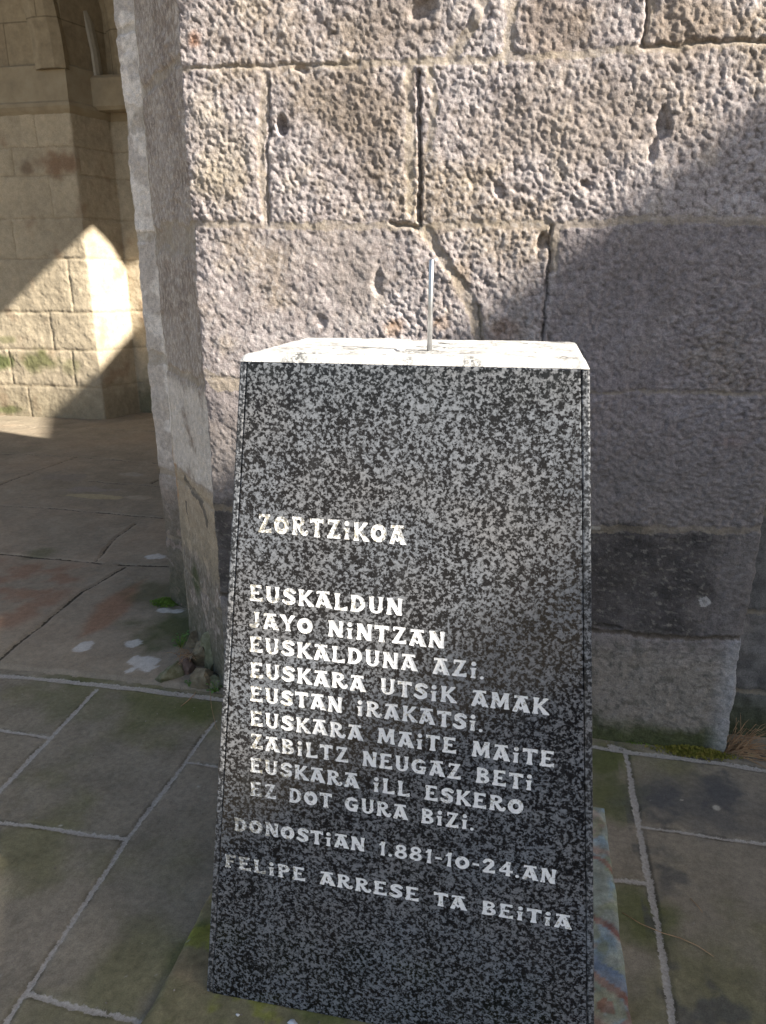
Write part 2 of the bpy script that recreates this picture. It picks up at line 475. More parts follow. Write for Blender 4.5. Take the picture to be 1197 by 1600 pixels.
def make_porch_floor():
    step = 0.009
    xs = np.arange(-7.6, -0.95, step); ys = np.arange(YE-0.006, 7.9, step)
    X, Y = np.meshgrid(xs, ys, indexing='ij')
    wx = X + 0.014*fbm(X*5, Y*5, 4, 2); wy = Y + 0.014*fbm(X*5, Y*5, 4, 6)
    def px(*a): return [gpt(*p) for p in a]
    J = [(px((-90, 860), (0, 869), (90, 877), (157, 883)), .006), (px((186, 884), (266, 888), (330, 894)), .008),
         (px((197, 888), (120, 935), (60, 985), (-30, 1055)), .006), (px((-120, 785), (73, 796), (185, 806), (275, 813)), .005),
         (px((213, 820), (176, 848), (150, 880)), .004), (px((122, 716), (37, 746), (-60, 780)), .004),
         (px((118, 752), (262, 763)), .005), (px((0, 710), (125, 716), (262, 727)), .005), (px((236, 757), (262, 745), (290, 730)), .005),
         ([(-7.6, 6.6), (-3, 6.75)], .006), ([(-5.0, 6.6), (-4.4, 7.4)], .006)]
    D = np.full(X.shape, 9.0)
    for pts, hw in J:
        D = np.minimum(D, seg_dist(wx, wy, pts)-hw*(1+0.9*fbm(X*6, Y*6, 3, 8)))
    big = fbm(X*1.3, Y*1.3, 5, 21); mid = fbm(X*5, Y*5, 4, 31); fine = fbm(X*22, Y*22, 3, 41)
    H = 0.012 + 0.004*mid + 0.0012*fine + 0.004*big - 0.007*(1-sstep(-0.004, 0.012, D))
    edge = Y-YE-0.012*fbm(X*6, X*0+3, 3, 15)
    H = H - 0.011*(1-sstep(0.002, 0.02, edge))
    col = np.broadcast_to(C3(0.31, 0.26, 0.195), X.shape+(3,)).copy()
    col = lerp(col, C3(0.35, 0.28, 0.205), sstep(0.0, 0.5, big)*0.8)
    col = lerp(col, C3(0.25, 0.215, 0.16), sstep(0.0, 0.5, -big)*0.7)
    col *= (1 + 0.2*mid + 0.1*fine)[..., None]
    # reddish stone wedge and worn red flag
    def poly_mask(pts, soft=0.02):
        m = np.full(X.shape, 9.0)
        c = np.mean(np.array(pts), 0)
        for (x0, y0), (x1, y1) in zip(pts, pts[1:]+pts[:1]):
            nx, ny = -(y1-y0), (x1-x0); L = math.hypot(nx, ny)+1e-9
            sgn = 1 if ((c[0]-x0)*nx+(c[1]-y0)*ny) > 0 else -1
            m = np.minimum(m, sgn*((wx-x0)*nx+(wy-y0)*ny)/L)
        return sstep(-soft, soft, m)
    col = lerp(col, C3(0.30, 0.175, 0.11), 0.85*poly_mask(px((222, 912), (200, 960), (165, 985), (125, 1000), (150, 950), (190, 925)), 0.03))
    col = lerp(col, C3(0.27, 0.16, 0.105), 0.8*poly_mask(px((-30, 875), (150, 890), (90, 950), (-30, 1010)), 0.06)*sstep(-.3, .3, mid))
    def blob(x, y, r, soft=0.5, st=1.0, sx=1.0, fr=7, am=0.5):
        c = gpt(x, y)
        dd = np.hypot((X-c[0])/sx, Y-c[1]) + r*am*fbm(X*fr, Y*fr, 4, 61)
        return (1-sstep(r*soft, r, dd))*st
    col = lerp(col, C3(0.080, 0.095, 0.032), blob(275, 985, .26, .2, .85))
    col = lerp(col, C3(0.085, 0.10, 0.035), blob(60, 868, .12, .2, .5))
    col = lerp(col, C3(0.10, 0.10, 0.05), blob(245, 930, .22, .2, .7))
    white = C3(0.60, 0.58, 0.54)
    for (x, y, r, sx) in ((222, 1041, .062, 1.0), (208, 1010, .036, .9), (131, 1016, .042, 1.0), (243, 873, .05, 1.2), (262, 957, .03, 2)):
        col = lerp(col, white, blob(x, y, r, .82, .85, sx, 16, .9))
    for (x, y, r, sx, c) in ((207, 743, .075, 1.6, (.36, .32, .26)), (95, 747, .09, 2.6, (.27, .23, .185)), (133, 767, .075, 3.4, (.30, .26, .22)),
                             (148, 778, .055, 3.6, (.42, .35, .22)), (219, 780, .045, 2.4, (.40, .34, .26))):
        col = lerp(col, C3(*c), blob(x, y, r, .8, .9, sx, 6, .7))
    return tag(grid_mesh('porch_floor', np.stack([X, Y, H], -1), col, {'J': D}, M_PORCH), kind='structure')
make_porch_floor()

# ================================================================== FRONT PIER (rough ashlar) with its left jamb
P0, P1, P2, P3 = (-1.04, 2.25), (-1.364, 2.629), (-1.506, 2.911), (-1.621, 2.96)
def make_pier():
    root = thing('stone_pier', 'massive rough sandstone pier behind the granite block, half in sun', 'pier', (-0.2, 2.6, 0))
    plan = [(0.705, 2.40), (0.705, 2.25), P0, P1, P2, P3, (-1.66, 3.20), (-1.5, 3.3)]
    step = 0.0037
    xs, ys, nx, ny, s, L = plan_path(plan, step, 0.012)
    zs = np.arange(-0.03, 2.62, step)
    S, Z = np.meshgrid(s, zs, indexing='ij')
    PX = np.broadcast_to(xs[:, None], S.shape); PY = np.broadcast_to(ys[:, None], S.shape)
    U = PX
    front = ((S > L[1]-0.01) & (S < L[2]+0.02))
    onfront = sstep(L[2]+0.03, L[2]-0.0, S)
    # warped coordinates for the joints
    A = PX + 0.010*fbm(S*13, Z*13, 4, 3) + 0.004*fbm(S*50, Z*50, 2, 4)
    B = Z + 0.010*fbm(S*13, Z*13, 4, 7) + 0.004*fbm(S*50, Z*50, 2, 9)
    def px(*a): return [(lambda p: (p[0], p[2]))(at_y(x, y, 2.25)) for x, y in a]
    joints = [  # points, half width, recess, mortar?
        (px((262, 109), (300, 107), (420, 104), (560, 100), (700, 96), (760, 93), (900, 86), (1000, 76), (1100, 70), (1260, 66)), .009, .0012, 1),
        (px((300, 107), (420, 102), (560, 98)), .0018, .006, 0),
        (px((1000, 72), (1110, 66), (1260, 62)), .0035, .010, 0),
        (px((285, 353), (420, 351), (600, 354), (650, 352), (760, 351), (870, 351), (1000, 344), (1260, 346)), .011, .0012, 1),
        (px((612, 347), (652, 352)), .004, .014, 0),
        (px((300, 588), (480, 606), (925, 613), (1060, 612), (1260, 619)), .005, .003, 1),
        (px((320, 790), (600, 815), (925, 826), (1260, 829)), .011, .0012, 1),
        (px((330, 930), (600, 965), (925, 983), (1040, 996), (1195, 1000)), 0.008, .008, 0),
        (px((322, 585), (345, 603), (378, 603)), .017, .0012, 1),
        (px((772, -40), (735, 48), (705, 92)), .016, .003, 1), (px((800, -60), (797, 40), (792, 92)), .016, .003, 1),
        (px((1026, -60), (1020, 10), (1008, 66)), .008, .003, 1), (px((1014, 0), (1004, 66)), .002, .016, 0),
        (px((413, 118), (410, 230), (416, 348)), .014, .004, 1), (px((420, 120), (419, 346)), .002, .008, 0),
        (px((654, 112), (655, 200), (657, 348)), .0022, .020, 0), (px((640, 108), (642, 330)), .012, .003, 1),
        (px((672, 112), (678, 160), (672, 230)), .011, .0012, 1),
        (px((668, 362), (700, 420), (735, 470), (752, 540), (758, 612)), .020, .006, 1),
        (px((745, 480), (752, 530), (756, 612)), .0022, .012, 0),
        (px((862, 354), (856, 420), (852, 490), (846, 570), (840, 612)), .0024, .016, 0), (px((872, 354), (864, 420)), .010, .0012, 1),
    ]
    D = np.full(S.shape, 9.0); R = np.zeros(S.shape); DK = np.full(S.shape, 9.0)
    fr = np.where(onfront > 0.5, 0, 9.0)
    for pts, hw, dep, mo in joints:
        d = seg_dist(A, B, pts)-hw*(1+0.55*fbm(S*8, Z*8, 3, 12)) + fr
        R = np.maximum(R, dep*(1-sstep(-hw*0.5, 0.006, d)))
        if mo: D = np.minimum(D, d)
        else: DK = np.minimum(DK, d)
    # courses of the jamb strips
    strip1 = (S > L[2]) & (S < L[3]); strip2 = (S >= L[3])
    def zz(x, y, q): 
        d = ray(x, y); t = np.hypot(*q)/np.hypot(d[0], d[1]); return CAM_H + d[2]*t
    for yy, hw, q, msk in ((150, .016, P1, strip1), (375, .050, P1, strip1), (575, .014, P1, strip1), (745, .007, P1, strip1), (890, .008, P1, strip1),
                           (57, .014, P3, strip2), (190, .05, P3, strip2), (372, .02, P3, strip2), (556, .03, P3, strip2), (735, .01, P3, strip2), (838, .01, P3, strip2)):
        z0 = zz(250, yy, q)
        d = np.abs(B-z0)-hw*(1+0.7*fbm(S*9, Z*9+2, 3, 13)) + np.where(msk, 0, 9.0)
        D = np.minimum(D, d); R = np.maximum(R, 0.006*(1-sstep(-hw*.4, 0.008, d)))
    ew = np.abs(S-L[3])-0.012-0.01*fbm(S*5, Z*5, 3, 14)    # mortar seam down the re-entrant corner
    D = np.minimum(D, ew+np.where(fbm(Z*1.5+4, Z*0, 2, 5) > -0.15, 0, 9.0))
    # hammered surface
    ang = 0.55
    q1 = (A*math.cos(ang)+Z*math.sin(ang)); q2 = (-A*math.sin(ang)+Z*math.cos(ang))
    stretch = sstep(0.15, 0.5, PX)*sstep(1.75, 1.3, Z)
    wob = 0.010*fbm(S*22, Z*22, 2, 51)
    wa = 0.007*fbm(S*55, Z*55, 3, 52); wb = 0.007*fbm(S*55, Z*55, 3, 59)
    b1 = worley((q1+wa)*92, (q2+wb)*74, 3)
    b1h = worley((PX+wa)*62, (Z+wb)*112, 5)
    b1 = np.clip(b1*(1-stretch)+b1h*stretch, -.5, 1)
    b2 = np.clip(worley((q1+wb)*105, (q2+wa)*90, 7), -.5, 1)
    b3 = perlin(S*150, Z*150, 54)
    lowf = fbm(S*4.5, Z*4.5, 4, 56); midf = fbm(S*14, Z*14, 3, 57)
    rough = np.full(S.shape, 1.0)
    rough = rough - 0.45*sstep(1.66, 1.6, Z)*sstep(-0.35, -0.55, PX)          # finer tooling on the big left block
    rough = rough - 0.55*sstep(0.80, 0.70, Z)
    rough = rough*np.where(strip1, 0.70, np.where(strip2, 0.5, 1.0))
    varz = 1+0.5*fbm(S*3.1, Z*3.1, 3, 63)
    pits = (0.0047*b1*(1+.15*stretch) + 0.0023*b2)*varz + 0.0014*b3 + 0.0030*fbm(S*30, Z*30, 4, 62)
    H = rough*pits + 0.005*lowf + 0.0045*midf - R
    mort = 1-sstep(-0.004, 0.006, D)
    H = H - 0.75*mort*(rough*pits-0.0022) + mort*0.0022*fbm(S*50, Z*50, 4, 58)
    # chips and holes
    for x, y, rx, rz, dep in ((440, 195, .020, .030, .030), (850, 375, .022, .030, .026), (842, 390, .012, .02, .012), (1035, 195, .025, .05, .018), (1022, 235, .014, .04, .014),
                              (915, 288, .018, .012, .016), (780, 295, .02, .03, .010), (660, 15, .05, .035, .020), (470, 108, .03, .012, .016), (745, 25, .02, .03, -.01),
                              (950, 978, .05, .012, .02), (590, 440, .02, .05, .010), (500, 500, .03, .03, .008)):
        p = at_y(x, y, 2.25)
        dd = np.hypot((A-p[0])/rx, (B-p[2])/rz)
        H = H - dep*(1-sstep(0.35, 1.0, dd))*(fr < 1)
    # worn arrises
    corner = np.zeros(S.shape)
    for Lc, am in ((L[1], .008), (L[2], .007), (L[3], .006), (L[5], .008)):
        g = np.exp(-((S-Lc)/0.022)**2)
        H = H + g*(am*fbm(S*0+Lc*9, Z*6, 5, 71, 0.6) - 0.35*am)
        corner = np.maximum(corner, g)
    P = np.stack([PX+nx[:, None]*H, PY+ny[:, None]*H, Z], -1)
    # ---- colour of the stone itself
    tone = fbm(S*2.6, Z*2.6, 5, 81); tone2 = fbm(S*8, Z*8, 4, 84)
    base = C3(0.318, 0.278, 0.270)
    col = np.broadcast_to(base, S.shape+(3,)).copy()
    col = lerp(col, C3(0.38, 0.342, 0.340), sstep(0.0, 0.5, tone)*0.8)
    col = lerp(col, C3(0.30, 0.245, 0.19), sstep(0.05, 0.55, -tone)*0.8)
    col = lerp(col, C3(0.37, 0.31, 0.225), sstep(0.15, 0.6, tone2)*0.35)
    strk = fbm(PX*46+2*midf, Z*120, 4, 65)
    col = lerp(col, C3(0.42, 0.385, 0.375), stretch*sstep(.08, .4, strk)*0.55)
    col = lerp(col, C3(0.10, 0.085, 0.078), stretch*sstep(.05, .4, -strk)*0.6)
    pit_dirt_shade = (sstep(0.40, -0.05, b1)*0.62+sstep(.25, -.2, b2)*.22)*np.clip(rough*1.15, 0, 1)*(1+.45*stretch)  # dirt in the pits, heavier at lower right to darken the shaded wall
    col = lerp(col, C3(0.095, 0.077, 0.064), pit_dirt_shade)
    col = lerp(col, C3(0.47, 0.435, 0.42), sstep(0.45, 0.85, b1)*0.45)
    def spot(x, y, rx, rz, c, st, soft=0.3, am=0.5):
        nonlocal col
        p = at_y(x, y, 2.25)
        dd = np.hypot((PX-p[0])/rx, (Z-p[2])/rz) + am*fbm(S*9, Z*9, 4, 86)
        col = lerp(col, C3(*c), (1-sstep(soft, 1.0, dd))*st*(fr < 1))
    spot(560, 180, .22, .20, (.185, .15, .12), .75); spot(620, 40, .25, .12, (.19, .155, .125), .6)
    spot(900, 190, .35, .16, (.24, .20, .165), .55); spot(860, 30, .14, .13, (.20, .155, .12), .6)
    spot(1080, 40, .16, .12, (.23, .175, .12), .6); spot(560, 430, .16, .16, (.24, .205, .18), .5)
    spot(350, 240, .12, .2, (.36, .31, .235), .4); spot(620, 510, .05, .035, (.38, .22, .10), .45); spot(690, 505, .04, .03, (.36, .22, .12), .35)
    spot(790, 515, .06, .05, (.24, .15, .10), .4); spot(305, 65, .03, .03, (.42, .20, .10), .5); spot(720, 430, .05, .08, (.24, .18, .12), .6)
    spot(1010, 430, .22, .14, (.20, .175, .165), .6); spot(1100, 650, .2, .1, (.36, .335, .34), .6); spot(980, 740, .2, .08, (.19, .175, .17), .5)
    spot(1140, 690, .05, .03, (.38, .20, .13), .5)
    # the two big stones right of the broken joint: purplish, with shade painted in
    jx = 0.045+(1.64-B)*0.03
    shade_blk = sstep(-.004, .004, A-jx)*sstep(1.645, 1.638, B)*sstep(1.17, 1.18, B) + sstep(1.18, 1.172, B)*sstep(.76, .77, B)
    col = lerp(col, C3(0.195, 0.170, 0.172), np.clip(shade_blk, 0, 1)*(fr < 1)*(0.55+0.3*np.clip(tone+tone2, -1, 1)))
    # lower courses: greyer, black crust on the fifth course, moss at the foot
    lowg = sstep(1.2, 0.85, Z)*(fr < 1)
    col = lerp(col, C3(0.215, 0.195, 0.185), lowg*0.75)
    z5t, z5b = 0.775, 0.415
    crust = sstep(z5t+0.01, z5t-0.02, B+0.02*tone2)*sstep(z5b-0.03, z5b+0.02, B)*(fr < 1)
    crust = crust*(0.80+0.35*fbm(S*7, Z*12, 4, 87))*(1-0.6*sstep(0.5, 0.68, PX+0.05*tone2))
    col = lerp(col, C3(0.050, 0.046, 0.045), np.clip(crust, 0, 1)*0.95)
    col = lerp(col, C3(0.30, 0.28, 0.24), np.clip(crust, 0, 1)*(fbm(S*45, Z*70, 3, 88) > 0.32)*0.5)
    col = lerp(col, C3(0.30, 0.27, 0.225), sstep(z5b, z5b-0.12, Z)*(fr < 1)*0.6)
    col = lerp(col, C3(0.12, 0.115, 0.10), (fbm(S*30, Z*30, 4, 89) > 0.22)*sstep(0.5, 0.35, Z)*0.6)
    col = lerp(col, C3(0.060, 0.075, 0.025), sstep(0.11, 0.03, Z+0.05*tone2)*(fr < 1)*0.9)
    p = at_y(1101, 941, 2.25)
    dd = np.hypot(PX-p[0], Z-p[2])/0.017 + 0.25*fbm(S*60, Z*60, 2, 90)
    col = lerp(col, C3(0.46, 0.45, 0.44), ((dd < 1) & (dd > 0.45))*0.9+(dd <= .45)*0.45)
    p = at_y(928, 824, 2.25); col = lerp(col, C3(.55, .55, .55), ((np.abs(PX-p[0]) < .018) & (np.abs(Z-p[2]) < .006))*0.9)
    # pale bluish worn right arris of the foot course
    col = lerp(col, C3(0.40, 0.41, 0.43), sstep(0.62, 0.70, PX)*sstep(0.43, 0.40, Z)*(fr < 1)*0.55)
    # jamb strips: limewashed patches, rust, moss
    js = (strip1 | strip2)*1.0
    lime = sstep(-0.12, 0.25, fbm(S*5, Z*5, 5, 95)+0.15)
    lime2 = np.where(strip2, 1.0, 0.16)*sstep(0.45, 0.95, Z); lime = np.where(strip2, np.maximum(lime, .55), lime)
    col = lerp(col, C3(0.25, 0.195, 0.15), js*0.7)
    col = lerp(col, C3(0.50, 0.44, 0.385), strip1*sstep(.02, .2, fbm(S*70, Z*38, 4, 96))*0.6)
    col = lerp(col, C3(0.76, 0.70, 0.64), js*lime*lime2*0.9)
    col = lerp(col, C3(0.42, 0.22, 0.09), ((S > L[3]-.03) & (S < L[4]-.03))*sstep(.95, .8, Z)*sstep(.55, .65, Z)*0.8)
    tan = strip1*sstep(.80, .77, B)*sstep(.42, .50, B+.05*tone2)
    col = lerp(col, C3(0.40, 0.325, 0.235), tan*0.85)
    wash = strip1*sstep(.79, .80, B)*sstep(1.15, 1.12, B)*sstep(-.35, .1, fbm(S*6, Z*6, 4, 99)+.15)
    col = lerp(col, C3(0.62, 0.56, 0.50), wash*0.85)
    q0 = np.array(P0); dq = np.array(P1)-q0; lq = np.linalg.norm(dq)
    def strip_sz(x, y):
        d = ray(x, y); t = (q0[0]*dq[1]-q0[1]*dq[0])/(d[0]*dq[1]-d[1]*dq[0]); w = CC+d*t
        return (L[2]+((w[:2]-q0)@dq)/lq, w[2])
    for ln, hw in (([(289, 750), (300, 764), (309, 775), (317, 792), (324, 818)], .017), ([(291, 785), (292, 800)], .012)):
        dd = seg_dist(S+.012*fbm(S*20, Z*20, 3, 97), Z, [strip_sz(*p) for p in ln])
        col = lerp(col, C3(0.085, 0.078, 0.075), (dd < hw*(1+.9*fbm(S*30, Z*30, 3, 94)))*0.75)
    gm = js*sstep(0.75, 0.30, Z)
    col = lerp(col, C3(0.11, 0.105, 0.075), gm*0.55*(fbm(S*12, Z*12, 4, 98) > -0.15))
    col = lerp(col, C3(0.06, 0.075, 0.025), js*(1-sstep(.03, .09, np.hypot(S-(L[2]+.32), Z-.36)))*0.8)
    col = lerp(col, C3(0.055, 0.065, 0.028), js*sstep(0.3, 0.03, Z)*0.55)
    # deep cracks hold dirt
    col = lerp(col, C3(0.10, 0.08, 0.06), (DK < 0.0)*0.7)
    col *= (1+0.10*tone2+0.05*b3)[..., None]
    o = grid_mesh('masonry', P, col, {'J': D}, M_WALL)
    o.parent = root; o.matrix_parent_inverse = root.matrix_world.inverted()
    o.location = (-root.location.x, -root.location.y, 0)
    # mass behind and above the tooled face
    bm = bmesh.new()
    ring = [(0.70, 2.27), (-1.02, 2.27), (-1.345, 2.64), (-1.48, 2.93), (-1.60, 2.98), (-1.63, 3.29), (-1.3, 3.5), (0.70, 3.3)]
    prism(bm, [(x, y, 2.60) for x, y in ring], [(x, y, 7.19) for x, y in ring])
    u = bm_obj('upper_masonry', bm, M_PLAIN, root); u.location = (0.2, -2.6, 0)
    bm = bmesh.new()
    ring = [(0.69, 2.40), (0.69, 3.3), (-1.3, 3.5), (-1.3, 3.0), (-0.9, 2.40)]
    prism(bm, [(x, y, -0.02) for x, y in ring], [(x, y, 2.62) for x, y in ring])
    u = bm_obj('core', bm, M_PLAIN, root); u.location = (0.2, -2.6, 0)
make_pier()

# recessed wall right of the pier
def make_side_wall():
    step = 0.008
    xs = np.arange(0.66, 2.9, step); zs = np.arange(-0.03, 2.7, step)
    X, Z = np.meshgrid(xs, zs, indexing='ij')
    wz = Z+0.01*fbm(X*9, Z*9, 3, 2); wx = X+0.01*fbm(X*9, Z*9, 3, 4)
    D = np.full(X.shape, 9.0)
    lv = [0.17, 0.46, 0.80, 1.18, 1.64, 2.06, 2.5]
    for i, z in enumerate(lv):
        D = np.minimum(D, np.abs(wz-z)-.009)
    for i, z in enumerate([-.1]+lv[:-1]):
        for x in np.arange(1.02+(i % 2)*.4, 3, .8):
            D = np.minimum(D, np.where((wz > z) & (wz < lv[i]), np.abs(wx-x)-.008, 9.0))
    H = .006*fbm(X*30, Z*30, 4, 11)+.006*fbm(X*5, Z*5, 3, 12)-.008*(1-sstep(-.004, .008, D))
    t = fbm(X*3, Z*3, 5, 13)
    col = lerp(np.broadcast_to(C3(.16, .155, .15), X.shape+(3,)).copy(), C3(.28, .255, .235), sstep(-.2, .5, t))
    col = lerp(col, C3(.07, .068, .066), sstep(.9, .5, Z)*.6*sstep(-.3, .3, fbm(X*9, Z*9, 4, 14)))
    col = lerp(col, C3(.055, .07, .028), sstep(.2, .03, Z+.04*t)*.8)
    P = np.stack([X, 2.365-H, Z], -1)[::-1]
    o = grid_mesh('side_wall', P, col[::-1], {'J': D[::-1]}, M_WALL)
    tag(o, 'dark damp recessed wall at the right edge, set back beside the pier corner', 'wall')
    bm = bmesh.new(); box(bm, 0.72, 2.40, -0.02, 2.9, 2.89, 7.19)
    bm_obj('core', bm, M_PLAIN, o)
make_side_wall()

# ================================================================== PORCH BEHIND
def make_back_pier():
    root = thing('porch_pier', 'pale stone pier at the back of the porch with a bright sunlit side', 'pier')
    plan = [(-3.0, 7.66), (-4.345, 7.66), (-4.5, 7.19), (-8.0, 7.19)]
    step = 0.012
    xs, ys, nx, ny, s, L = plan_path(plan, step, 0.010)
    zs = np.arange(-0.03, 3.02, step)
    S, Z = np.meshgrid(s, zs, indexing='ij')
    PX = np.broadcast_to(xs[:, None], S.shape); PY = np.broadcast_to(ys[:, None], S.shape)
    A = PX+.014*fbm(S*5, Z*5, 4, 3); B = Z+.012*fbm(S*5, Z*5, 4, 7)
    D = np.full(S.shape, 9.0)
    def bz(y): return at_y(0, y, 7.19)[2]
    for y in (601, 545, 487, 405, 342, 276, 232, 166):
        D = np.minimum(D, np.abs(B-bz(y)-.02*(S-L[2]-1)*0)-.009*(1+.6*fbm(S*3, Z*3, 3, 9)))
    front = S > L[2]
    for x, y0, y1 in ((17, 545, 601), (115, 545, 601), (80, 487, 545), (110, 405, 487), (47, 601, 660), (-40, 601, 660), (55, 166, 232), (20, 232, 276), (80, 276, 342),
                      (22, 342, 405), (-30, 487, 545), (-40, 405, 487), (-60, 166, 232), (-70, 232, 276), (-40, 276, 342)):
        p = at_y(x, (y0+y1)/2, 7.19)
        d = np.where(front & (B > bz(y1)) & (B < bz(y0)), np.abs(A-p[0])-.008, 9.0)
        D = np.minimum(D, d)
    side = (S < L[1])
    for i, (y0, y1) in enumerate(((545, 601), (487, 545), (405, 487), (342, 405), (276, 342), (232, 276), (166, 232))):
        for x in (-4.05+.25*(i % 2), -3.4+.25*(i % 2)):
            D = np.minimum(D, np.where(side & (B > bz(y1)) & (B < bz(y0)), np.abs(A-x)-.008, 9.0))
    lo = fbm(S*2.2, Z*2.2, 4, 21); mi = fbm(S*9, Z*9, 4, 22); fi = np.abs(perlin(S*30, Z*30, 23))
    H = .010*lo+.007*mi+.009*fi-.007*(1-sstep(-.004, .014, D))
    for Lc in (L[1], L[2]):
        H = H+np.exp(-((S-Lc)/.025)**2)*.014*(fbm(Z*0+Lc, Z*6, 4, 24)-.3)
    P = np.stack([PX+nx[:, None]*H, PY+ny[:, None]*H, Z], -1)
    # block tints
    row = np.zeros(S.shape, int)
    for y in (601, 545, 487, 405, 342, 276, 232): row += (B > bz(y))
    bt = perlin(np.floor(A*1.9+row*.37)*3.7+.5, row*2.9+.3, 31)
    col = np.broadcast_to(C3(.48, .405, .295), S.shape+(3,)).copy()
    col *= (1+.20*bt+.16*lo+.12*mi)[..., None]
    col = lerp(col, C3(.30, .19, .12), sstep(.2, .6, fbm(S*3+4, Z*3, 4, 33))*.5)
    for (x, y, rx, rz, c, st) in ((95, 255, .32, .17, (.24, .14, .085), .8), (40, 265, .1, .1, (.15, .10, .07), .6), (60, 565, .3, .16, (.115, .13, .04), .8), (5, 565, .18, .14, (.09, .12, .03), .85),
                                  (110, 575, .16, .12, (.14, .145, .06), .6), (10, 640, .25, .06, (.09, .13, .02), .85), (10, 530, .15, .06, (.14, .15, .05), .6), (90, 600, .6, .2, (.25, .21, .16), .4)):
        p = at_y(x, y, 7.19)
        dd = np.hypot((PX-p[0])/rx, (Z-p[2])/rz)+.5*fbm(S*6, Z*6, 4, 34)
        col = lerp(col, C3(*c), (1-sstep(.3, 1, dd))*st*(S > L[2]-.05))
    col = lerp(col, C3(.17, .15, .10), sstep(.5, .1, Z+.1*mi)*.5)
    col = lerp(col, C3(.085, .10, .045), sstep(.55, .15, Z+.2*mi)*.5*side)
    rev = slice(None)
    grid_mesh('shaft', P, col, {'J': D}, M_BACK, root)
    # impost moulding following the plan
    bm = bmesh.new()
    prof = [(0.0, 2.99), (0.03, 3.02), (0.05, 3.05), (0.05, 3.08), (0.03, 3.10), (0.03, 3.40), (0.0, 3.42)]
    q = [np.array(p) for p in plan]
    nrm = []
    for i in range(4):
        ns = []
        for a, b in ((i-1, i), (i, i+1)):
            if a < 0 or b > 3: continue
            t = q[b]-q[a]; t = t/np.linalg.norm(t); ns.append(np.array([-t[1], t[0]]))
        m = sum(ns); m = m/np.linalg.norm(m); m = m/max(.4, float(m@ns[0])); nrm.append(m)
    rings = [[bm.verts.new((*(q[i]+nrm[i]*o), z)) for o, z in prof] for i in range(4)]
    for a, b in zip(rings[:-1], rings[1:]):
        for i in range(len(prof)-1):
            bm.faces.new([a[i], a[i+1], b[i+1], b[i]])
    bm_obj('impost', bm, M_PLAIN, root)
    # wall over the impost and the springing ribs that lean away to the left
    bm = bmesh.new()
    pl = [(-3.0, 7.68), (-4.335, 7.68), (-4.49, 7.21), (-8.0, 7.21), (-8.0, 8.2), (-3.0, 8.2)]
    prism(bm, [(x, y, 3.0) for x, y in pl], [(x, y, 7.19) for x, y in pl])
    bm_obj('upper_wall', bm, M_BACK2, root)
    def rib(x0, y0, w, d, R, lean, mat):
        bm = bmesh.new()
        prev = None
        for i in range(15):
            a = i/14*1.15
            x = x0-R*(1-math.cos(a)); z = 3.36+R*math.sin(a); y = y0-lean*(1-math.cos(a))
            ix = math.cos(a); iz = -math.sin(a)*-1
            # section: width w across the curve, depth d towards the viewer, chamfered
            n = (math.cos(a), 0, math.sin(a)*1.0)
            sec = []
            for u, v in ((-w, 0), (-w, -d*.6), (-w*.45, -d), (w*.45, -d), (w, -d*.6), (w, 0)):
                sec.append(bm.verts.new((x+n[0]*u, y+v, z+n[2]*u*.6)))
            if prev:
                for k in range(6): bm.faces.new([prev[k], prev[(k+1) % 6], sec[(k+1) % 6], sec[k]])
            else: bm.faces.new(sec)
            prev = sec
        bm.faces.new(list(reversed(prev)))
        return bm_obj('rib', bm, mat, root)
    rib(-4.62, 7.21, .16, .10, 3.2, .4, M_BACK2)
    rib(-4.36, 7.58, .028, .10, 2.8, .7, M_RIBL)
    rib(-4.10, 7.74, .16, .16, 3.4, .5, M_BACK2)
    # engaged half-pier with fluting, right of the ribs
    bm = bmesh.new()
    for i in range(5):
        box(bm, -3.98+.11*i, 7.52+.03*(i % 2), 3.38, -3.885+.11*i, 7.76, 6.4, .012)
    bm_obj('fluting', bm, M_BACK2, root)
    bm = bmesh.new(); box(bm, -4.43, 7.43, 3.06, -3.3, 7.72, 3.365, .03)
    bm_obj('corbel', bm, M_PLAIN, root)
def ashlar_shader():
    k = NT('porch_upper_ashlar')
    br = k.n('ShaderNodeTexBrick')
    mp = k.n('ShaderNodeMapping'); mp.inputs['Rotation'].default_value = (math.pi/2, 0, 0)
    k.l(k.tc.outputs['Object'], mp.inputs[0]); k.l(mp.outputs[0], br.inputs['Vector'])
    br.inputs['Scale'].default_value = 1; br.inputs['Brick Width'].default_value = .85; br.inputs['Row Height'].default_value = .42
    br.inputs['Mortar Size'].default_value = .008; br.inputs['Mortar Smooth'].default_value = .3
    br.inputs['Color1'].default_value = (.38, .31, .21, 1); br.inputs['Color2'].default_value = (.33, .265, .18, 1); br.inputs['Mortar'].default_value = (.24, .195, .13, 1)
    n = k.noise(14, 5, .65)
    c = k.mix(1.0, br.outputs[0], k.ramp(n, [(.3, .75), (.7, 1.15)]), 'MULTIPLY')
    return k.fin(c, .92, k.bump(n, .5, .008), .2)
M_BACK2 = ashlar_shader()
M_RIBL = simple('pale_rib_stone', [(0.3, (0.42, 0.38, 0.31)), (0.7, (0.52, 0.48, 0.40))], 20)
make_back_pier()

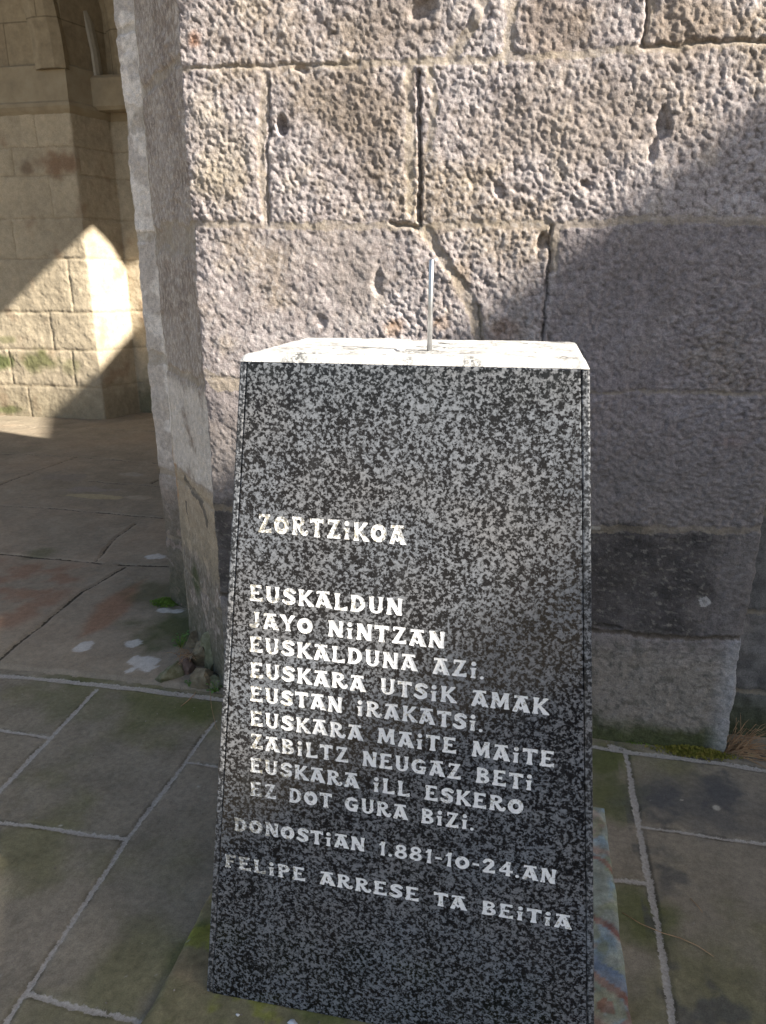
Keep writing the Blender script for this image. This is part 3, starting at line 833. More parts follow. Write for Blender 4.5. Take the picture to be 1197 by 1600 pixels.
# porch shell: ceiling, side wall with an arch to the right, front arch over the left opening
def on_side(x, y, plane, val, XO):
    """follow sunlight back from a lit point of the porch to the outer face of the side wall"""
    if plane == 'z': p = at_z(x, y, val)
    elif plane == 'y': p = at_y(x, y, val)
    else:                       # slanted side of the back pier
        a, b = np.array([-4.5, 7.19]), np.array([-4.345, 7.66])
        d = ray(x, y); n = np.array([(b-a)[1], -(b-a)[0]])
        p = CC + d*((a@n)/(d[:2]@n))
    t = (XO-p[0])/SH[0]
    q = p+SH*t
    return (q[1], q[2])
def make_porch_shell():
    XO = 2.85
    lowj = on_side(105, 690, 'z', 0.012, XO); lowj2 = on_side(10, 679, 'z', 0.012, XO)
    pL = [on_side(-60, 552, 'y', 7.19, XO), on_side(0, 495, 'y', 7.19, XO), on_side(70, 424, 'y', 7.19, XO), on_side(125, 372, 'y', 7.19, XO)]
    pR = [on_side(146, 355, 's', 0, XO), on_side(172, 383, 's', 0, XO), on_side(196, 420, 's', 0, XO)]
    print('ARCH', lowj, lowj2, [tuple(np.round(p, 2)) for p in pL], [tuple(np.round(p, 2)) for p in pR])
    yj = lowj[0]
    o = [(yj, -0.02), (yj, pL[0][1]-0.35)]
    o += [p for p in pL if p[0] > yj+0.02] + pR
    y, z = o[-1]
    for dy, dz in ((.3, -.12), (.6, -.35), (.85, -.75), (1.0, -1.3), (1.05, -2.0)): o.append((y+dy, z+dz))
    o.append((y+1.05, -0.02))
    outer = [(2.9, -0.02), (2.9, 7.6), (9.0, 7.6), (9.0, -0.02)]
    # wall with the opening: quads between opening polyline and the outer frame, as one prism ring (concave n-gon)
    ringp = outer[:2] + outer[2:] + list(reversed(o))
    bm = bmesh.new()
    a = [bm.verts.new((XO, p[0], p[1])) for p in ringp]; b = [bm.verts.new((XO-.22, p[0], p[1])) for p in ringp]
    n = len(a)
    fa = bm.faces.new(a); fb = bm.faces.new(list(reversed(b)))
    for i in range(n): bm.faces.new([a[i], b[i], b[(i+1) % n], a[(i+1) % n]])
    bm.normal_update(); bmesh.ops.triangulate(bm, faces=[fa, fb])
    tag(bm_obj('arcade_wall', bm, M_PLAIN), 'plain stone side wall of the porch with a round arch letting sunlight in', 'wall')
    # unseen ceiling, kept pale to bounce more light into the porch
    bm = bmesh.new(); box(bm, -9.5, 2.46, 7.2, 2.62, 9.0, 7.6)
    tag(bm_obj('unseen_porch_roof', bm, M_PLAST), 'pale rendered ceiling slab over the porch, unseen', 'roof')
    # arch front over the left opening
    bm = bmesh.new()
    cx, rad = -4.75, 3.13
    arc = [(cx+rad*math.cos(a), 3.6+rad*1.0*math.sin(a)) for a in np.linspace(0, math.pi, 25)]
    ringp = [(-1.60, 7.19), (-1.60, 3.6)] + arc[1:-1] + [(-7.88, 3.6), (-7.88, -0.02), (-9.4, -0.02), (-9.4, 7.19)]
    a = [bm.verts.new((x, 2.45, z)) for x, z in ringp]; b = [bm.verts.new((x, 3.25, z)) for x, z in ringp]
    fa = bm.faces.new(a); fb = bm.faces.new(list(reversed(b)))
    for i in range(len(a)): bm.faces.new([a[i], b[i], b[(i+1) % len(a)], a[(i+1) % len(a)]])
    bm.normal_update(); bmesh.ops.triangulate(bm, faces=[fa, fb])
    tag(bm_obj('arched_wall', bm, M_PLAIN), 'tall round-arched stone front of the porch left of the rough pier', 'wall')
    bm = bmesh.new(); box(bm, -3.02, 7.75, -0.02, 2.6, 8.3, 7.19)
    tag(bm_obj('porch_back_wall', bm, M_PLAIN), 'stone back wall of the porch hidden behind the rough pier', 'wall')
make_porch_shell()

# ================================================================== HOUSE ACROSS THE COURT whose eaves cast the long shadow
def make_house():
    w2 = at_y(780, 480, 2.25); w1 = at_y(1197, 180, 2.25); w3 = at_z(77, 690, .012)
    ze = 7.5
    up = .03
    q = [p+SH*(ze-p[2])/SH[2] for p in (w1, w2, at_y(350, 790, 2.25), w3)]
    A = q[1]+np.array([0, 0, up])
    e = np.array([-.306, .563, 0]); e = (q[3]-q[0]); e[2] = 0; e /= np.linalg.norm(e)
    print('HOUSE', q, e)
    n = np.array([e[1], -e[0], 0])          # away from the court
    if n[0] < 0: n = -n
    root = thing('house', 'tall rendered house across the court with a tiled roof', 'house')
    def pt(u, v, z): 
        p = A+e*u+n*v; return (p[0], p[1], z)
    u0, u1 = -22.0, 9.0
    bm = bmesh.new()
    hexa(bm, [pt(u0, .4, -.02), pt(u1, .4, -.02), pt(u1, 9, -.02), pt(u0, 9, -.02), pt(u0, .4, 7.3), pt(u1, .4, 7.3), pt(u1, 9, 7.3), pt(u0, 9, 7.3)])
    bm_obj('wall', bm, M_PLAST, root)
    bm = bmesh.new()
    ring = [(0, 7.32), (0, 7.53), (4.7, 9.2), (9.4, 7.5), (9.4, 7.32)]
    prism(bm, [pt(u0-.3, v, z) for v, z in ring], [pt(u1+.3, v, z) for v, z in ring])
    bm_obj('roof', bm, M_TILE, root)
    bm = bmesh.new(); hexa(bm, [pt(a_, b_, c_) for c_ in (7.50, 7.66) for a_, b_ in ((-1.5, .002), (-.38, .002), (-.38, .3), (-1.5, .3))])
    bm_obj('eave_sun_block', bm, M_TILE, root)  # added strip on the unseen eave, blocks stray sun from the left floor
    for fl in range(2):
        for c in range(8):
            u = u0+2.6+c*3.6; z = 1.5+fl*3.1
            bm = bmesh.new()
            hexa(bm, [pt(u-.7, .33, z), pt(u+.7, .33, z), pt(u+.7, .40, z), pt(u-.7, .40, z), pt(u-.7, .33, z+1.8), pt(u+.7, .33, z+1.8), pt(u+.7, .40, z+1.8), pt(u-.7, .40, z+1.8)])
            f = bm_obj('window', bm, M_SHUT, root)
            bm = bmesh.new()
            hexa(bm, [pt(u-.55, .31, z+.12), pt(u+.55, .31, z+.12), pt(u+.55, .328, z+.12), pt(u-.55, .328, z+.12), pt(u-.55, .31, z+1.68), pt(u+.55, .31, z+1.68), pt(u+.55, .328, z+1.68), pt(u-.55, .328, z+1.68)])
            bm_obj('pane', bm, M_GLASS, f)
make_house()

# ================================================================== STELE
Z0, Z1 = 0.030, 1.372
BL = (-0.606, 1.097); BR = (0.204, 1.097); TLx, TRx, TY = -0.491, 0.091, 1.215
BB, TB = 1.71, 1.59
def make_slab():
    step = 0.006
    x0, x1, y0, y1 = -0.715, 0.295, 0.86, 1.88
    xs = np.arange(x0, x1+step*.5, step); ys = np.arange(y0, y1+step*.5, step)
    X, Y = np.meshgrid(xs, ys, indexing='ij')
    d = np.minimum(np.minimum(X-x0, xs[-1]-X), np.minimum(Y-y0, ys[-1]-Y))
    wob = .006*fbm(X*12, Y*12, 4, 3)
    Zt = .028-.010*(1-sstep(.0, .02, d+wob)) + .0025*fbm(X*12, Y*12, 4, 5)
    Zt = np.where(d < 1e-6, -.02, Zt)
    Xo = X+np.where(X < x0+.05, .010*fbm(Y*5, Y*0, 4, 6), 0)+np.where(X > x1-.05, .007*fbm(Y*7, Y*0+5, 4, 8), 0)
    col = np.broadcast_to(C3(.20, .18, .10), X.shape+(3,)).copy()
    t = fbm(X*7, Y*7, 5, 9)
    col = lerp(col, C3(.125, .14, .045), sstep(0, .4, t)*.9)
    col = lerp(col, C3(.23, .18, .11), sstep(.05, .5, -t)*.7)
    col = lerp(col, C3(.22, .23, .045), sstep(.2, .45, fbm(X*10+5, Y*10, 4, 10))*.8)
    col = lerp(col, C3(.40, .40, .40), (perlin(X*60, Y*60, 12) > .55)*.6)
    # old paint on the right half
    pr = sstep(.10, .16, X+.02*t)
    wv = Y*9+1.5*(X-.2)*9+.35*fbm(X*5, Y*5, 3, 14)
    paint = np.broadcast_to(C3(.25, .28, .24), X.shape+(3,)).copy()
    paint = lerp(paint, C3(.20, .27, .31), sstep(-.1, .3, fbm(X*9, Y*9, 4, 15)))
    paint = lerp(paint, C3(.28, .20, .155), sstep(.05, .3, fbm(X*11+3, Y*11, 4, 16))*.8)
    paint = lerp(paint, C3(.20, .22, .13), sstep(.1, .3, fbm(X*14, Y*14, 4, 17))*.7)
    for x, y, r in ((940, 1440, 0), (950, 1536, 1), (948, 1350, 2)):
        c = at_z(x, y, .028)
        ln = (Y-c[1])+.62*(X-c[0])+.02*fbm(X*12, Y*12, 3, 18)
        paint = lerp(paint, C3(.20, .085, .065), (np.abs(ln) < .009)*.85)
        if r == 1: paint = lerp(paint, C3(.13, .18, .27), ((ln > .009) & (ln < .045))*.85)
        if r == 0: paint = lerp(paint, C3(.16, .10, .085), ((ln > .0) & (ln < .016))*.5)
    low = at_z(950, 1540, .028)[1]
    rings = np.sin(np.hypot(X-.24, Y-low+.05)*150+2*fbm(X*10, Y*10, 3, 19))
    paint = lerp(paint, C3(.20, .085, .06), (Y < low-.01)*(rings > .2)*.75)
    paint = lerp(paint, C3(.26, .25, .17), (Y < low-.01)*(rings < -.4)*.6)
    paint = lerp(paint, C3(.27, .27, .22), sstep(-.2, .3, fbm(X*22, Y*22, 4, 22))*.3)
    paint *= (1+.35*fbm(X*30, Y*30, 3, 20))[..., None]*1.15
    col = lerp(col, paint, pr)
    col *= (1+.35*fbm(X*25, Y*25, 4, 21)+.2*perlin(X*110, Y*110, 23))[..., None]
    o = grid_mesh('base_slab', np.stack([Xo, Y, Zt], -1), col, {'J': np.full(X.shape, 1.0)}, M_PAVE)
    tag(o, 'mossy flat stone slab with flaking coloured paint under the granite block', 'slab')
make_slab()

stele = thing('granite_monument', 'tapered grey granite block carved with white lettering', 'monument', (-0.2, 1.4, 0))
def rel(o):
    o.parent = stele
    o.location = (0.2, -1.4, 0)
    return o
def lerp1(a, b, t): return a+(b-a)*t
def body_at(z):
    t = (z-Z0)/(Z1-Z0)
    return lerp1(BL[0], TLx, t), lerp1(BR[0], TRx, t), lerp1(BL[1], TY, t), lerp1(BB, TB, t)
ZT = Z1-.013
def make_stele():
    th = .0135
    g = .0008
    def quadsolid(xa0, xb0, ya0, yb0, xa1, xb1, ya1, yb1, z0, z1, bev):
        bm = bmesh.new()
        hexa(bm, [(xa0, ya0, z0), (xb0, ya0, z0), (xb0, yb0, z0), (xa0, yb0, z0), (xa1, ya1, z1), (xb1, ya1, z1), (xb1, yb1, z1), (xa1, yb1, z1)], bev, 2)
        return bm
    l0, r0, f0, b0 = body_at(Z0); l1, r1, f1, b1 = body_at(ZT)
    bm = quadsolid(l0+th+g, r0-th-g, f0, f0+.02, l1+th+g, r1-th-g, f1, f1+.02, Z0, ZT, .0018)
    # round the lower left corner a little where the stone is chipped
    rel(bm_obj('front_panel', bm, M_GRAN))
    rel(bm_obj('side_panel', quadsolid(l0, l0+th, f0+.001, b0, l1, l1+th, f1+.001, b1, Z0, ZT, .003), M_GRANS))
    rel(bm_obj('side_panel', quadsolid(r0-th, r0, f0+.001, b0, r1-th, r1, f1+.001, b1, Z0, ZT, .003), M_GRANS))
    rel(bm_obj('back_panel', quadsolid(l0+th+g, r0-th-g, b0-.02, b0, l1+th+g, r1-th-g, b1-.02, b1, Z0, ZT, .0018), M_GRANS))
    # top slab, worn and uneven
    st = .006
    l, r, f, b = body_at(ZT)
    us = np.linspace(0, 1, int((r-l)/st)); vs = np.linspace(0, 1, int((b-f)/st))
    U, V = np.meshgrid(us, vs, indexing='ij')
    X = l+(r-l)*U; Y = f-.001+(b-f+.002)*V
    d = np.minimum(np.minimum(U, 1-U)*(r-l), np.minimum(V, 1-V)*(b-f))
    Zt = Z1+.0012*fbm(X*30, Y*30, 4, 3)-.004*(1-sstep(0, .012, d+.005*fbm(X*25, Y*25, 3, 4)))
    chips = (fbm(X*14, Y*30, 5, 6) > .33)
    Zt = Zt-.005*chips*sstep(.0, .02, d)
    Zt = np.where((d < 1e-6), ZT+.0005, Zt)
    wob = np.abs(fbm(X*40, Y*0+7, 4, 31))*.006+np.clip(fbm(X*9, Y*0+3, 4, 33), 0, 1)*.006
    Y = Y+wob*np.exp(-(d/.006)**2)*(V < .1)
    rel(grid_mesh('top_slab', np.stack([X, Y, Zt], -1), None, None, M_GRANT))
    # steel rod
    p = at_z(671, 548, Z1)
    bm = bmesh.new()
    # height of rod: its tip stands at picture row 405
    d = ray(672, 405); t = np.hypot(p[0], p[1])/np.hypot(d[0], d[1]); ztop = CAM_H+d[2]*t
    tube(bm, [(p[0], p[1], Z1-.01), (p[0]+.0005, p[1], (Z1+ztop)/2), (p[0]+.001, p[1], ztop-.002), (p[0]+.001, p[1], ztop)], [.0046, .0046, .0046, .0034], 12)
    rel(bm_obj('steel_rod', bm, M_METAL, None, True))
make_stele()

# ---------------------------------------------------------------- lettering
BASE = np.array([BL[0], BL[1], Z0])
VN = np.array([0, TY-BL[1], Z1-Z0]); VLEN = np.linalg.norm(VN); VN = VN/VLEN
UN = np.array([1.0, 0, 0]); NN = np.cross(UN, VN)
def face_uv(x, y):
    d = ray(x, y); t = ((BASE-CC)@NN)/(d@NN); q = CC+d*t-BASE
    return q@UN, q@VN

def vstem(xt, xb, y0, y1, a, b):
    def f(x, y):
        t = np.clip((y-y0)/(y1-y0), 0, 1)
        hw = a+b*np.abs(2*t-1)**2.6
        return np.minimum(hw-np.abs(x-(xb+(xt-xb)*t)), np.minimum(y-y0, y1-y))
    return f
def hbar(x0, x1, y0, y1, fl=0.05, left=False):
    def f(x, y):
        t = np.clip((x-x0)/(x1-x0), 0, 1)
        e = fl*(t**4 + ((1-t)**4 if left else 0))
        return np.minimum(np.minimum(y-(y0-(e if y0 > .3 else 0)), (y1+(e if y1 < .8 else 0))-y), np.minimum(x-x0, x1-x))
    return f
def ring(cx, cy, rx, ry, ix, iy, clip=None):
    def f(x, y):
        o = (1-np.sqrt(((x-cx)/rx)**2+((y-cy)/ry)**2))*min(rx, ry)
        i = (np.sqrt(((x-cx)/ix)**2+((y-cy)/iy)**2)-1)*min(ix, iy)
        r = np.minimum(o, i)
        if clip: r = np.minimum(r, clip(x, y))
        return r
    return f
def disc(cx, cy, r, ry=None):
    return lambda x, y: (1-np.sqrt(((x-cx)/r)**2+((y-cy)/(ry or r))**2))*r
def stroke(pts, ws):
    def f(x, y):
        best = np.full(np.shape(x), -9.0)
        for (x0, y0), (x1, y1), w0, w1 in zip(pts[:-1], pts[1:], ws[:-1], ws[1:]):
            dx, dy = x1-x0, y1-y0; L = dx*dx+dy*dy+1e-9
            t = np.clip(((x-x0)*dx+(y-y0)*dy)/L, 0, 1)
            best = np.maximum(best, w0+(w1-w0)*t-np.hypot(x-x0-t*dx, y-y0-t*dy))
        return best
    return f
def cut(f, y0=0.0, y1=1.0):
    return lambda x, y: np.minimum(f(x, y), np.minimum(y-y0, y1-y))
S_ = .105
G = {
 'E': (.82, [vstem(.22, .20, 0, 1, .105, .07), hbar(.06, .74, .85, 1, .07), hbar(.2, .58, .44, .58, .05), hbar(.02, .80, 0, .16, .10)]),
 'F': (.74, [vstem(.22, .20, 0, 1, .105, .07), hbar(.06, .74, .85, 1, .07), hbar(.2, .58, .44, .58, .05), hbar(.03, .40, 0, .10, .02)]),
 'L': (.78, [vstem(.20, .20, 0, 1, .10, .08), hbar(.04, .76, 0, .15, .12)]),
 'U': (.86, [vstem(.18, .20, .28, 1, .11, .05), vstem(.70, .68, .28, 1, .09, .06), ring(.44, .33, .36, .33, .145, .18, lambda x, y: .34-y)]),
 'S': (.76, [cut(stroke([(.66, .80), (.52, .89), (.34, .89), (.18, .78), (.20, .62), (.42, .52), (.60, .40), (.62, .22), (.46, .11), (.26, .11), (.08, .22)],
                        [.11, .11, .11, .12, .13, .13, .13, .12, .11, .11, .10]))]),
 'K': (.86, [vstem(.20, .18, 0, 1, .105, .07), cut(stroke([(.30, .46), (.55, .75), (.72, 1.0)], [.08, .09, .12])), cut(stroke([(.36, .54), (.58, .26), (.78, 0)], [.08, .11, .16]))]),
 'A': (.92, [cut(stroke([(.42, .95), (.14, 0)], [.085, .13]), 0, 1), cut(stroke([(.44, .95), (.80, 0)], [.11, .16]), 0, 1), hbar(.08, .80, .88, 1, .05, True),
             cut(stroke([(.28, .40), (.46, .20), (.64, .40)], [.05, .07, .05])), ]),
 'D': (.88, [vstem(.20, .18, 0, 1, .105, .06), ring(.34, .5, .50, .50, .24, .33, lambda x, y: x-.2), hbar(.04, .40, 0, .14, .0), hbar(.06, .40, .86, 1, 0)]),
 'N': (.90, [vstem(.19, .16, 0, 1, .09, .07), vstem(.76, .74, 0, 1, .09, .06), cut(stroke([(.18, .98), (.72, .02)], [.14, .13]))]),
 'J': (.62, [vstem(.42, .42, .22, 1, .105, .07), cut(stroke([(.42, .25), (.34, .13), (.20, .09), (.06, .13)], [.12, .13, .12, .10]))]),
 'Y': (.84, [vstem(.42, .44, 0, .55, .11, .07), cut(stroke([(.10, 1.0), (.42, .45)], [.15, .10])), cut(stroke([(.76, 1.0), (.43, .45)], [.12, .08]))]),
 'O': (.92, [ring(.45, .48, .44, .48, .17, .20)]),
 'i': (.44, [disc(.22, .87, .135), vstem(.22, .22, 0, .63, .10, .06), hbar(.04, .26, .54, .63, .0)]),
 'T': (.80, [vstem(.40, .40, 0, 1, .115, .07), hbar(.0, .80, .84, 1, .10, True)]),
 'Z': (.84, [hbar(.10, .76, .86, 1, .0), cut(stroke([(.64, .93), (.20, .06)], [.10, .13])), hbar(.04, .82, 0, .15, .12), hbar(.10, .20, .74, 1, .0)]),
 'M': (1.06, [vstem(.21, .15, 0, 1, .09, .07), vstem(.85, .90, 0, 1, .10, .06), cut(stroke([(.22, .98), (.52, .20)], [.14, .10])), cut(stroke([(.84, .98), (.54, .20)], [.11, .09]))]),
 'G': (.92, [ring(.46, .48, .45, .48, .20, .26, lambda x, y: np.maximum(.60-x, np.maximum(.34-y, y-.72))), vstem(.70, .70, .0, .46, .10, .03), hbar(.48, .88, .38, .50, 0)]),
 'B': (.82, [vstem(.20, .18, 0, 1, .105, .06), ring(.36, .74, .36, .26, .16, .11, lambda x, y: x-.2), ring(.36, .28, .44, .28, .20, .12, lambda x, y: x-.2), hbar(.04, .36, 0, .12, 0), hbar(.06, .36, .89, 1, 0)]),
 'P': (.78, [vstem(.20, .20, 0, 1, .105, .07), ring(.36, .70, .40, .30, .18, .13, lambda x, y: x-.2), hbar(.03, .40, 0, .10, 0)]),
 'R': (.94, [vstem(.20, .18, 0, 1, .105, .07), ring(.36, .73, .38, .27, .17, .12, lambda x, y: x-.2), cut(stroke([(.40, .48), (.54, .26), (.68, .10), (.82, .10), (.88, .20)], [.09, .12, .10, .10, .09]), 0)]),
 '1': (.50, [vstem(.30, .28, 0, 1, .09, .05), cut(stroke([(.30, .95), (.10, .76)], [.07, .05]))]),
 '8': (.78, [ring(.38, .74, .31, .26, .12, .10), ring(.38, .28, .38, .29, .16, .12)]),
 '0': (.88, [ring(.43, .44, .42, .44, .18, .20)]),
 '2': (.84, [cut(stroke([(.14, .74), (.24, .88), (.42, .90), (.58, .80), (.58, .62), (.40, .38), (.18, .10)], [.10, .10, .10, .12, .13, .12, .10])), hbar(.06, .78, 0, .17, .08)]),
 '4': (.86, [vstem(.56, .56, 0, 1, .10, .05), cut(stroke([(.56, .96), (.12, .36)], [.08, .08])), hbar(.04, .84, .24, .40, .03)]),
 '.': (.26, [disc(.12, .11, .105)]),
 '-': (.46, [hbar(.03, .42, .38, .52, .02, True)]),
 ' ': (.58, []),
}
LINES = [
 ('ZORTZiKOA', (403, 831), (634, 851), .034), ('EUSKALDUN', (390, 938), (629, 963), .0315), ('JAYO NiNTZAN', (391, 980), (695, 1014), .0315),
 ('EUSKALDUNA AZi.', (390, 1018), (757, 1062), .0315), ('EUSKARA UTSiK AMAK', (391, 1058), (856, 1118), .0315), ('EUSTAN iRAKATSi.', (391, 1095), (755, 1144), .0315),
 ('EUSKARA MAiTE MAiTE', (391, 1133), (866, 1200), .0315), ('ZABiLTZ NEUGAZ BETi', (391, 1169), (832, 1236), .0315), ('EUSKARA iLL ESKERO', (391, 1206), (818, 1273), .0315),
 ('EZ DOT GURA BiZi.', (391, 1243), (741, 1298), .0315), ('DONOSTiAN 1.881-10-24.AN', (366, 1297), (868, 1382), .0305), ('FELiPE ARRESE TA BEiTiA', (351, 1354), (892, 1453), .0305),
]
def letter_polys(funcs, w, h, cell):
    nx = int((w+.2)/cell)+2; ny = int(1.1/cell)+2
    gx = -.08+np.arange(nx)*cell; gy = -.05+np.arange(ny)*cell
    Xg, Yg = np.meshgrid(gx, gy, indexing='ij')
    F = np.full(Xg.shape, -9.0)
    for f in funcs: F = np.maximum(F, f(Xg, Yg))
    F = F+.004
    F = F + .018*fbm(Xg*7+w*50, Yg*7, 3, int(w*100) % 50)
    polys = []
    ins = F > 0
    cnt = ins[:-1, :-1].astype(int)+ins[1:, :-1]+ins[1:, 1:]+ins[:-1, 1:]
    for i, j in zip(*np.nonzero(cnt)):
        c = [(i, j), (i+1, j), (i+1, j+1), (i, j+1)]
        out = []
        for k in range(4):
            a, b = c[k], c[(k+1) % 4]
            fa, fb = F[a], F[b]
            if fa > 0: out.append((gx[a[0]], gy[a[1]], float(fa)))
            if (fa > 0) != (fb > 0):
                t = fa/(fa-fb)
                out.append((gx[a[0]]+(gx[b[0]]-gx[a[0]])*t, gy[a[1]]+(gy[b[1]]-gy[a[1]])*t, 0.0))
        if len(out) >= 3: polys.append(out)
    return polys
GC = {}
def make_lines():
    for text, p0, p1, h in LINES:
        u0, v0 = face_uv(*p0); u1, v1 = face_uv(*p1)
        gap = .13
        tot = sum(G[c][0]+gap for c in text)-gap
        sx = (u1-u0)/tot
        x = 0.0
        for word in text.replace(' ', '~ ~').split('~'):
            verts = []; faces = []; vid = {}; fvals = []
            for c in word:
                if c not in GC: GC[c] = letter_polys(G[c][1], G[c][0], 1, .042) if G[c][1] else []
                jit = random.uniform(-.025, .025)
                for pl in GC[c]:
                    f = []
                    for (gx, gy, fv) in pl:
                        u = u0+(x+gx)*sx; v = v0+(v1-v0)*(x/tot)+(gy+jit)*h
                        key = (round(u, 6), round(v, 6))
                        if key not in vid:
                            vid[key] = len(verts)
                            q = BASE+UN*u+VN*v+NN*0.0005
                            verts.append((q[0], q[1], q[2])); fvals.append(fv)
                        if vid[key] not in f: f.append(vid[key])
                    if len(f) >= 3: faces.append(f)
                x += G[c][0]+gap
            if not faces: continue
            me = bpy.data.meshes.new('carved_word')
            me.from_pydata(verts, [], faces); me.materials.append(M_LET); me.update()
            at_ = me.attributes.new('F', 'FLOAT', 'POINT'); at_.data.foreach_set('value', np.array(fvals, np.float32))
            o = bpy.data.objects.new('carved_word', me); COL.objects.link(o)
            rel(o)
make_lines()

# ================================================================== SMALL THINGS ON THE GROUND
def rock(x, y, z, sx, sy, sz, mat, label, seed, rz=0.0, group='rubble stones at the foot of the pier', name='rubble_stone'):
    rnd = random.Random(seed)
    bm = bmesh.new()
    bmesh.ops.create_icosphere(bm, subdivisions=5, radius=1.32)
    pl = [(Vector((rnd.uniform(-1, 1), rnd.uniform(-1, 1), rnd.uniform(-.6, 1))).normalized(), rnd.uniform(.50, .80)) for _ in range(12)]
    for v in bm.verts:
        p = v.co.copy()
        for n, d in pl:
            k = p.dot(n)
            if k > d: p -= n*(k-d)*.97
        v.co = p
    A = np.array([v.co[:] for v in bm.verts])
    m = 1+.13*fbm(A[:, 0]*2.2+seed, A[:, 1]*2.2+A[:, 2]*1.7, 5, seed % 40, .6)
    for v, q in zip(bm.verts, m): v.co = Vector((v.co.x*sx*q, v.co.y*sy*q, v.co.z*sz*q))
    o = bm_obj(name, bm, mat, None, True, (x, y, z))
    o.rotation_euler = (rnd.uniform(-.2, .2), rnd.uniform(-.2, .2), rz)
    return tag(o, label, 'stone', group)
def gp(x, y, z=0.0): return at_z(x, y, z)
def rk(px, py, *a, **k):
    p = gp(px, py); return rock(p[0], p[1], a[0], *a[1:], **k)
rk(268, 1063, .028, .030, .075, .040, M_RUBBLE2, 'mossy long stone at the left end of the rubble by the pier foot', 3, -.5)
rk(295, 1052, .030, .035, .040, .050, M_RUBBLE3, 'reddish rubble stone under the dry weeds at the pier foot', 5, .3)
rk(318, 1070, .036, .058, .046, .048, M_RUBBLE, 'square brown rubble stone at the front of the pier foot', 8, .2)
rk(318, 1042, .075, .055, .05, .07, M_RUBBLE, 'tall brown rubble stone leaning on the pier jamb', 12, -.3)
rk(343, 1052, .085, .06, .05, .085, M_RUBBLE2, 'pale mossy rubble stone between the pier and the granite block', 15, .1)
rk(306, 1022, .065, .040, .035, .05, M_RUBBLE, 'small ochre stone wedged under the pier jamb', 19, .8)
rk(325, 1016, .10, .075, .04, .05, M_RUBBLE, 'flat ochre packing stone under the pier jamb', 23, -.7)
rk(342, 1074, .025, .030, .03, .035, M_RUBBLE2, 'little greenish stone beside the granite block foot', 27)
p = gp(288, 948); rock(p[0], p[1], .025, .028, .03, .028, M_RUBBLE3, 'small pink stone at the outer jamb of the pier', 31, .2, group=None)
p = gp(456, 1598, .028); o = rock(p[0], p[1], .030, .012, .009, .006, M_CHIP, 'small white stone chip on the mossy slab', 33, .4, None, 'stone_chip'); o['category'] = 'chip'
p = gp(372, 1587, .028); o = rock(p[0], p[1], .030, .004, .004, .004, M_CHIP, 'tiny grey chip on the mossy slab near the block corner', 35, .4, None, 'stone_chip'); o['category'] = 'chip'

def moss(px, py, rx, ry, hgt, mat, label, n, seed, name='moss_clump', z=0.0):
    rnd = random.Random(seed)
    p = gp(px, py)
    bm = bmesh.new()
    for i in range(n):
        a = rnd.uniform(0, 2*math.pi); r = math.sqrt(rnd.random())*rnd.choice((1, 1, 1.25))*(1+.3*math.sin(3*rnd.random()+seed))
        x, y = rx*r*math.cos(a), ry*r*math.sin(a)
        zz = hgt*max(.08, 1-r*r)*rnd.uniform(.3, 1)
        for k in range(3):
            b = rnd.uniform(0, 6.28); s = rnd.uniform(.003, .007); t = rnd.uniform(.002, .008)
            v = [bm.verts.new((x-s*math.sin(b)*.4, y+s*math.cos(b)*.4, zz)), bm.verts.new((x+s*math.sin(b)*.4, y-s*math.cos(b)*.4, zz)),
                 bm.verts.new((x+s*math.cos(b), y+s*math.sin(b), zz+t))]
            bm.faces.new(v)
    # cushion under the leaflets
    rings = []
    for i in range(6):
        q = i/5
        q *= .8; rings.append([bm.verts.new((rx*q*math.cos(a)*(1+.15*math.sin(3*a+seed)), ry*q*math.sin(a), hgt*.75*(1-q*q)-.004*q)) for a in [k/14*6.283 for k in range(14)]])
    for a, b in zip(rings[:-1], rings[1:]):
        for k in range(14): bm.faces.new([a[k], a[(k+1) % 14], b[(k+1) % 14], b[k]])
    o = bm_obj(name, bm, mat, None, False, (p[0], p[1], z))
    return tag(o, label, 'moss')
moss(1085, 1176, .105, .028, .018, M_MOSS, 'yellow green moss cushion along the foot of the pier', 1500, 2)
moss(1000, 1158, .10, .02, .014, M_MOSSG, 'dark green moss strip at the wall foot beside the granite block', 700, 4)
moss(260, 946, .055, .035, .03, M_MOSSG, 'bright green moss tuft at the foot of the outer jamb', 700, 6, z=.012)

def weed(px, py, mat, label, n, size, seed, name='small_weed', z=0.0, hang=0.3):
    rnd = random.Random(seed); p = gp(px, py)
    bm = bmesh.new(); st = bmesh.new()
    for i in range(n):
        a = rnd.uniform(0, 6.283); h = rnd.uniform(.3, 1)*size; r = rnd.uniform(.2, .8)*size*hang*2
        c = Vector((r*math.cos(a), r*math.sin(a), h))
        tube(st, [(0, 0, 0), (c.x*.6, c.y*.6, c.z*.7), tuple(c)], [.0009, .0008, .0005], 4)
        d = Vector((math.cos(a), math.sin(a), rnd.uniform(-.4, .5))).normalized(); s = d.cross(Vector((0, 0, 1))).normalized()
        L = rnd.uniform(.010, .018); w = L*.42
        up = s.cross(d)*L*.12
        v = [bm.verts.new(c), bm.verts.new(c+d*L*.5+s*w+up), bm.verts.new(c+d*L), bm.verts.new(c+d*L*.5-s*w+up), bm.verts.new(c+d*L*.5)]
        bm.faces.new([v[0], v[1], v[4]]); bm.faces.new([v[1], v[2], v[4]]); bm.faces.new([v[2], v[3], v[4]]); bm.faces.new([v[3], v[0], v[4]])
    root = thing(name, label, 'plant', (p[0], p[1], z))
    bm_obj('leaves', bm, mat, root); bm_obj('stem', st, M_MOSSG, root)
weed(284, 1020, M_LEAF, 'small green weed sprouting between the rubble and the pier jamb', 34, .07, 3, z=.02)
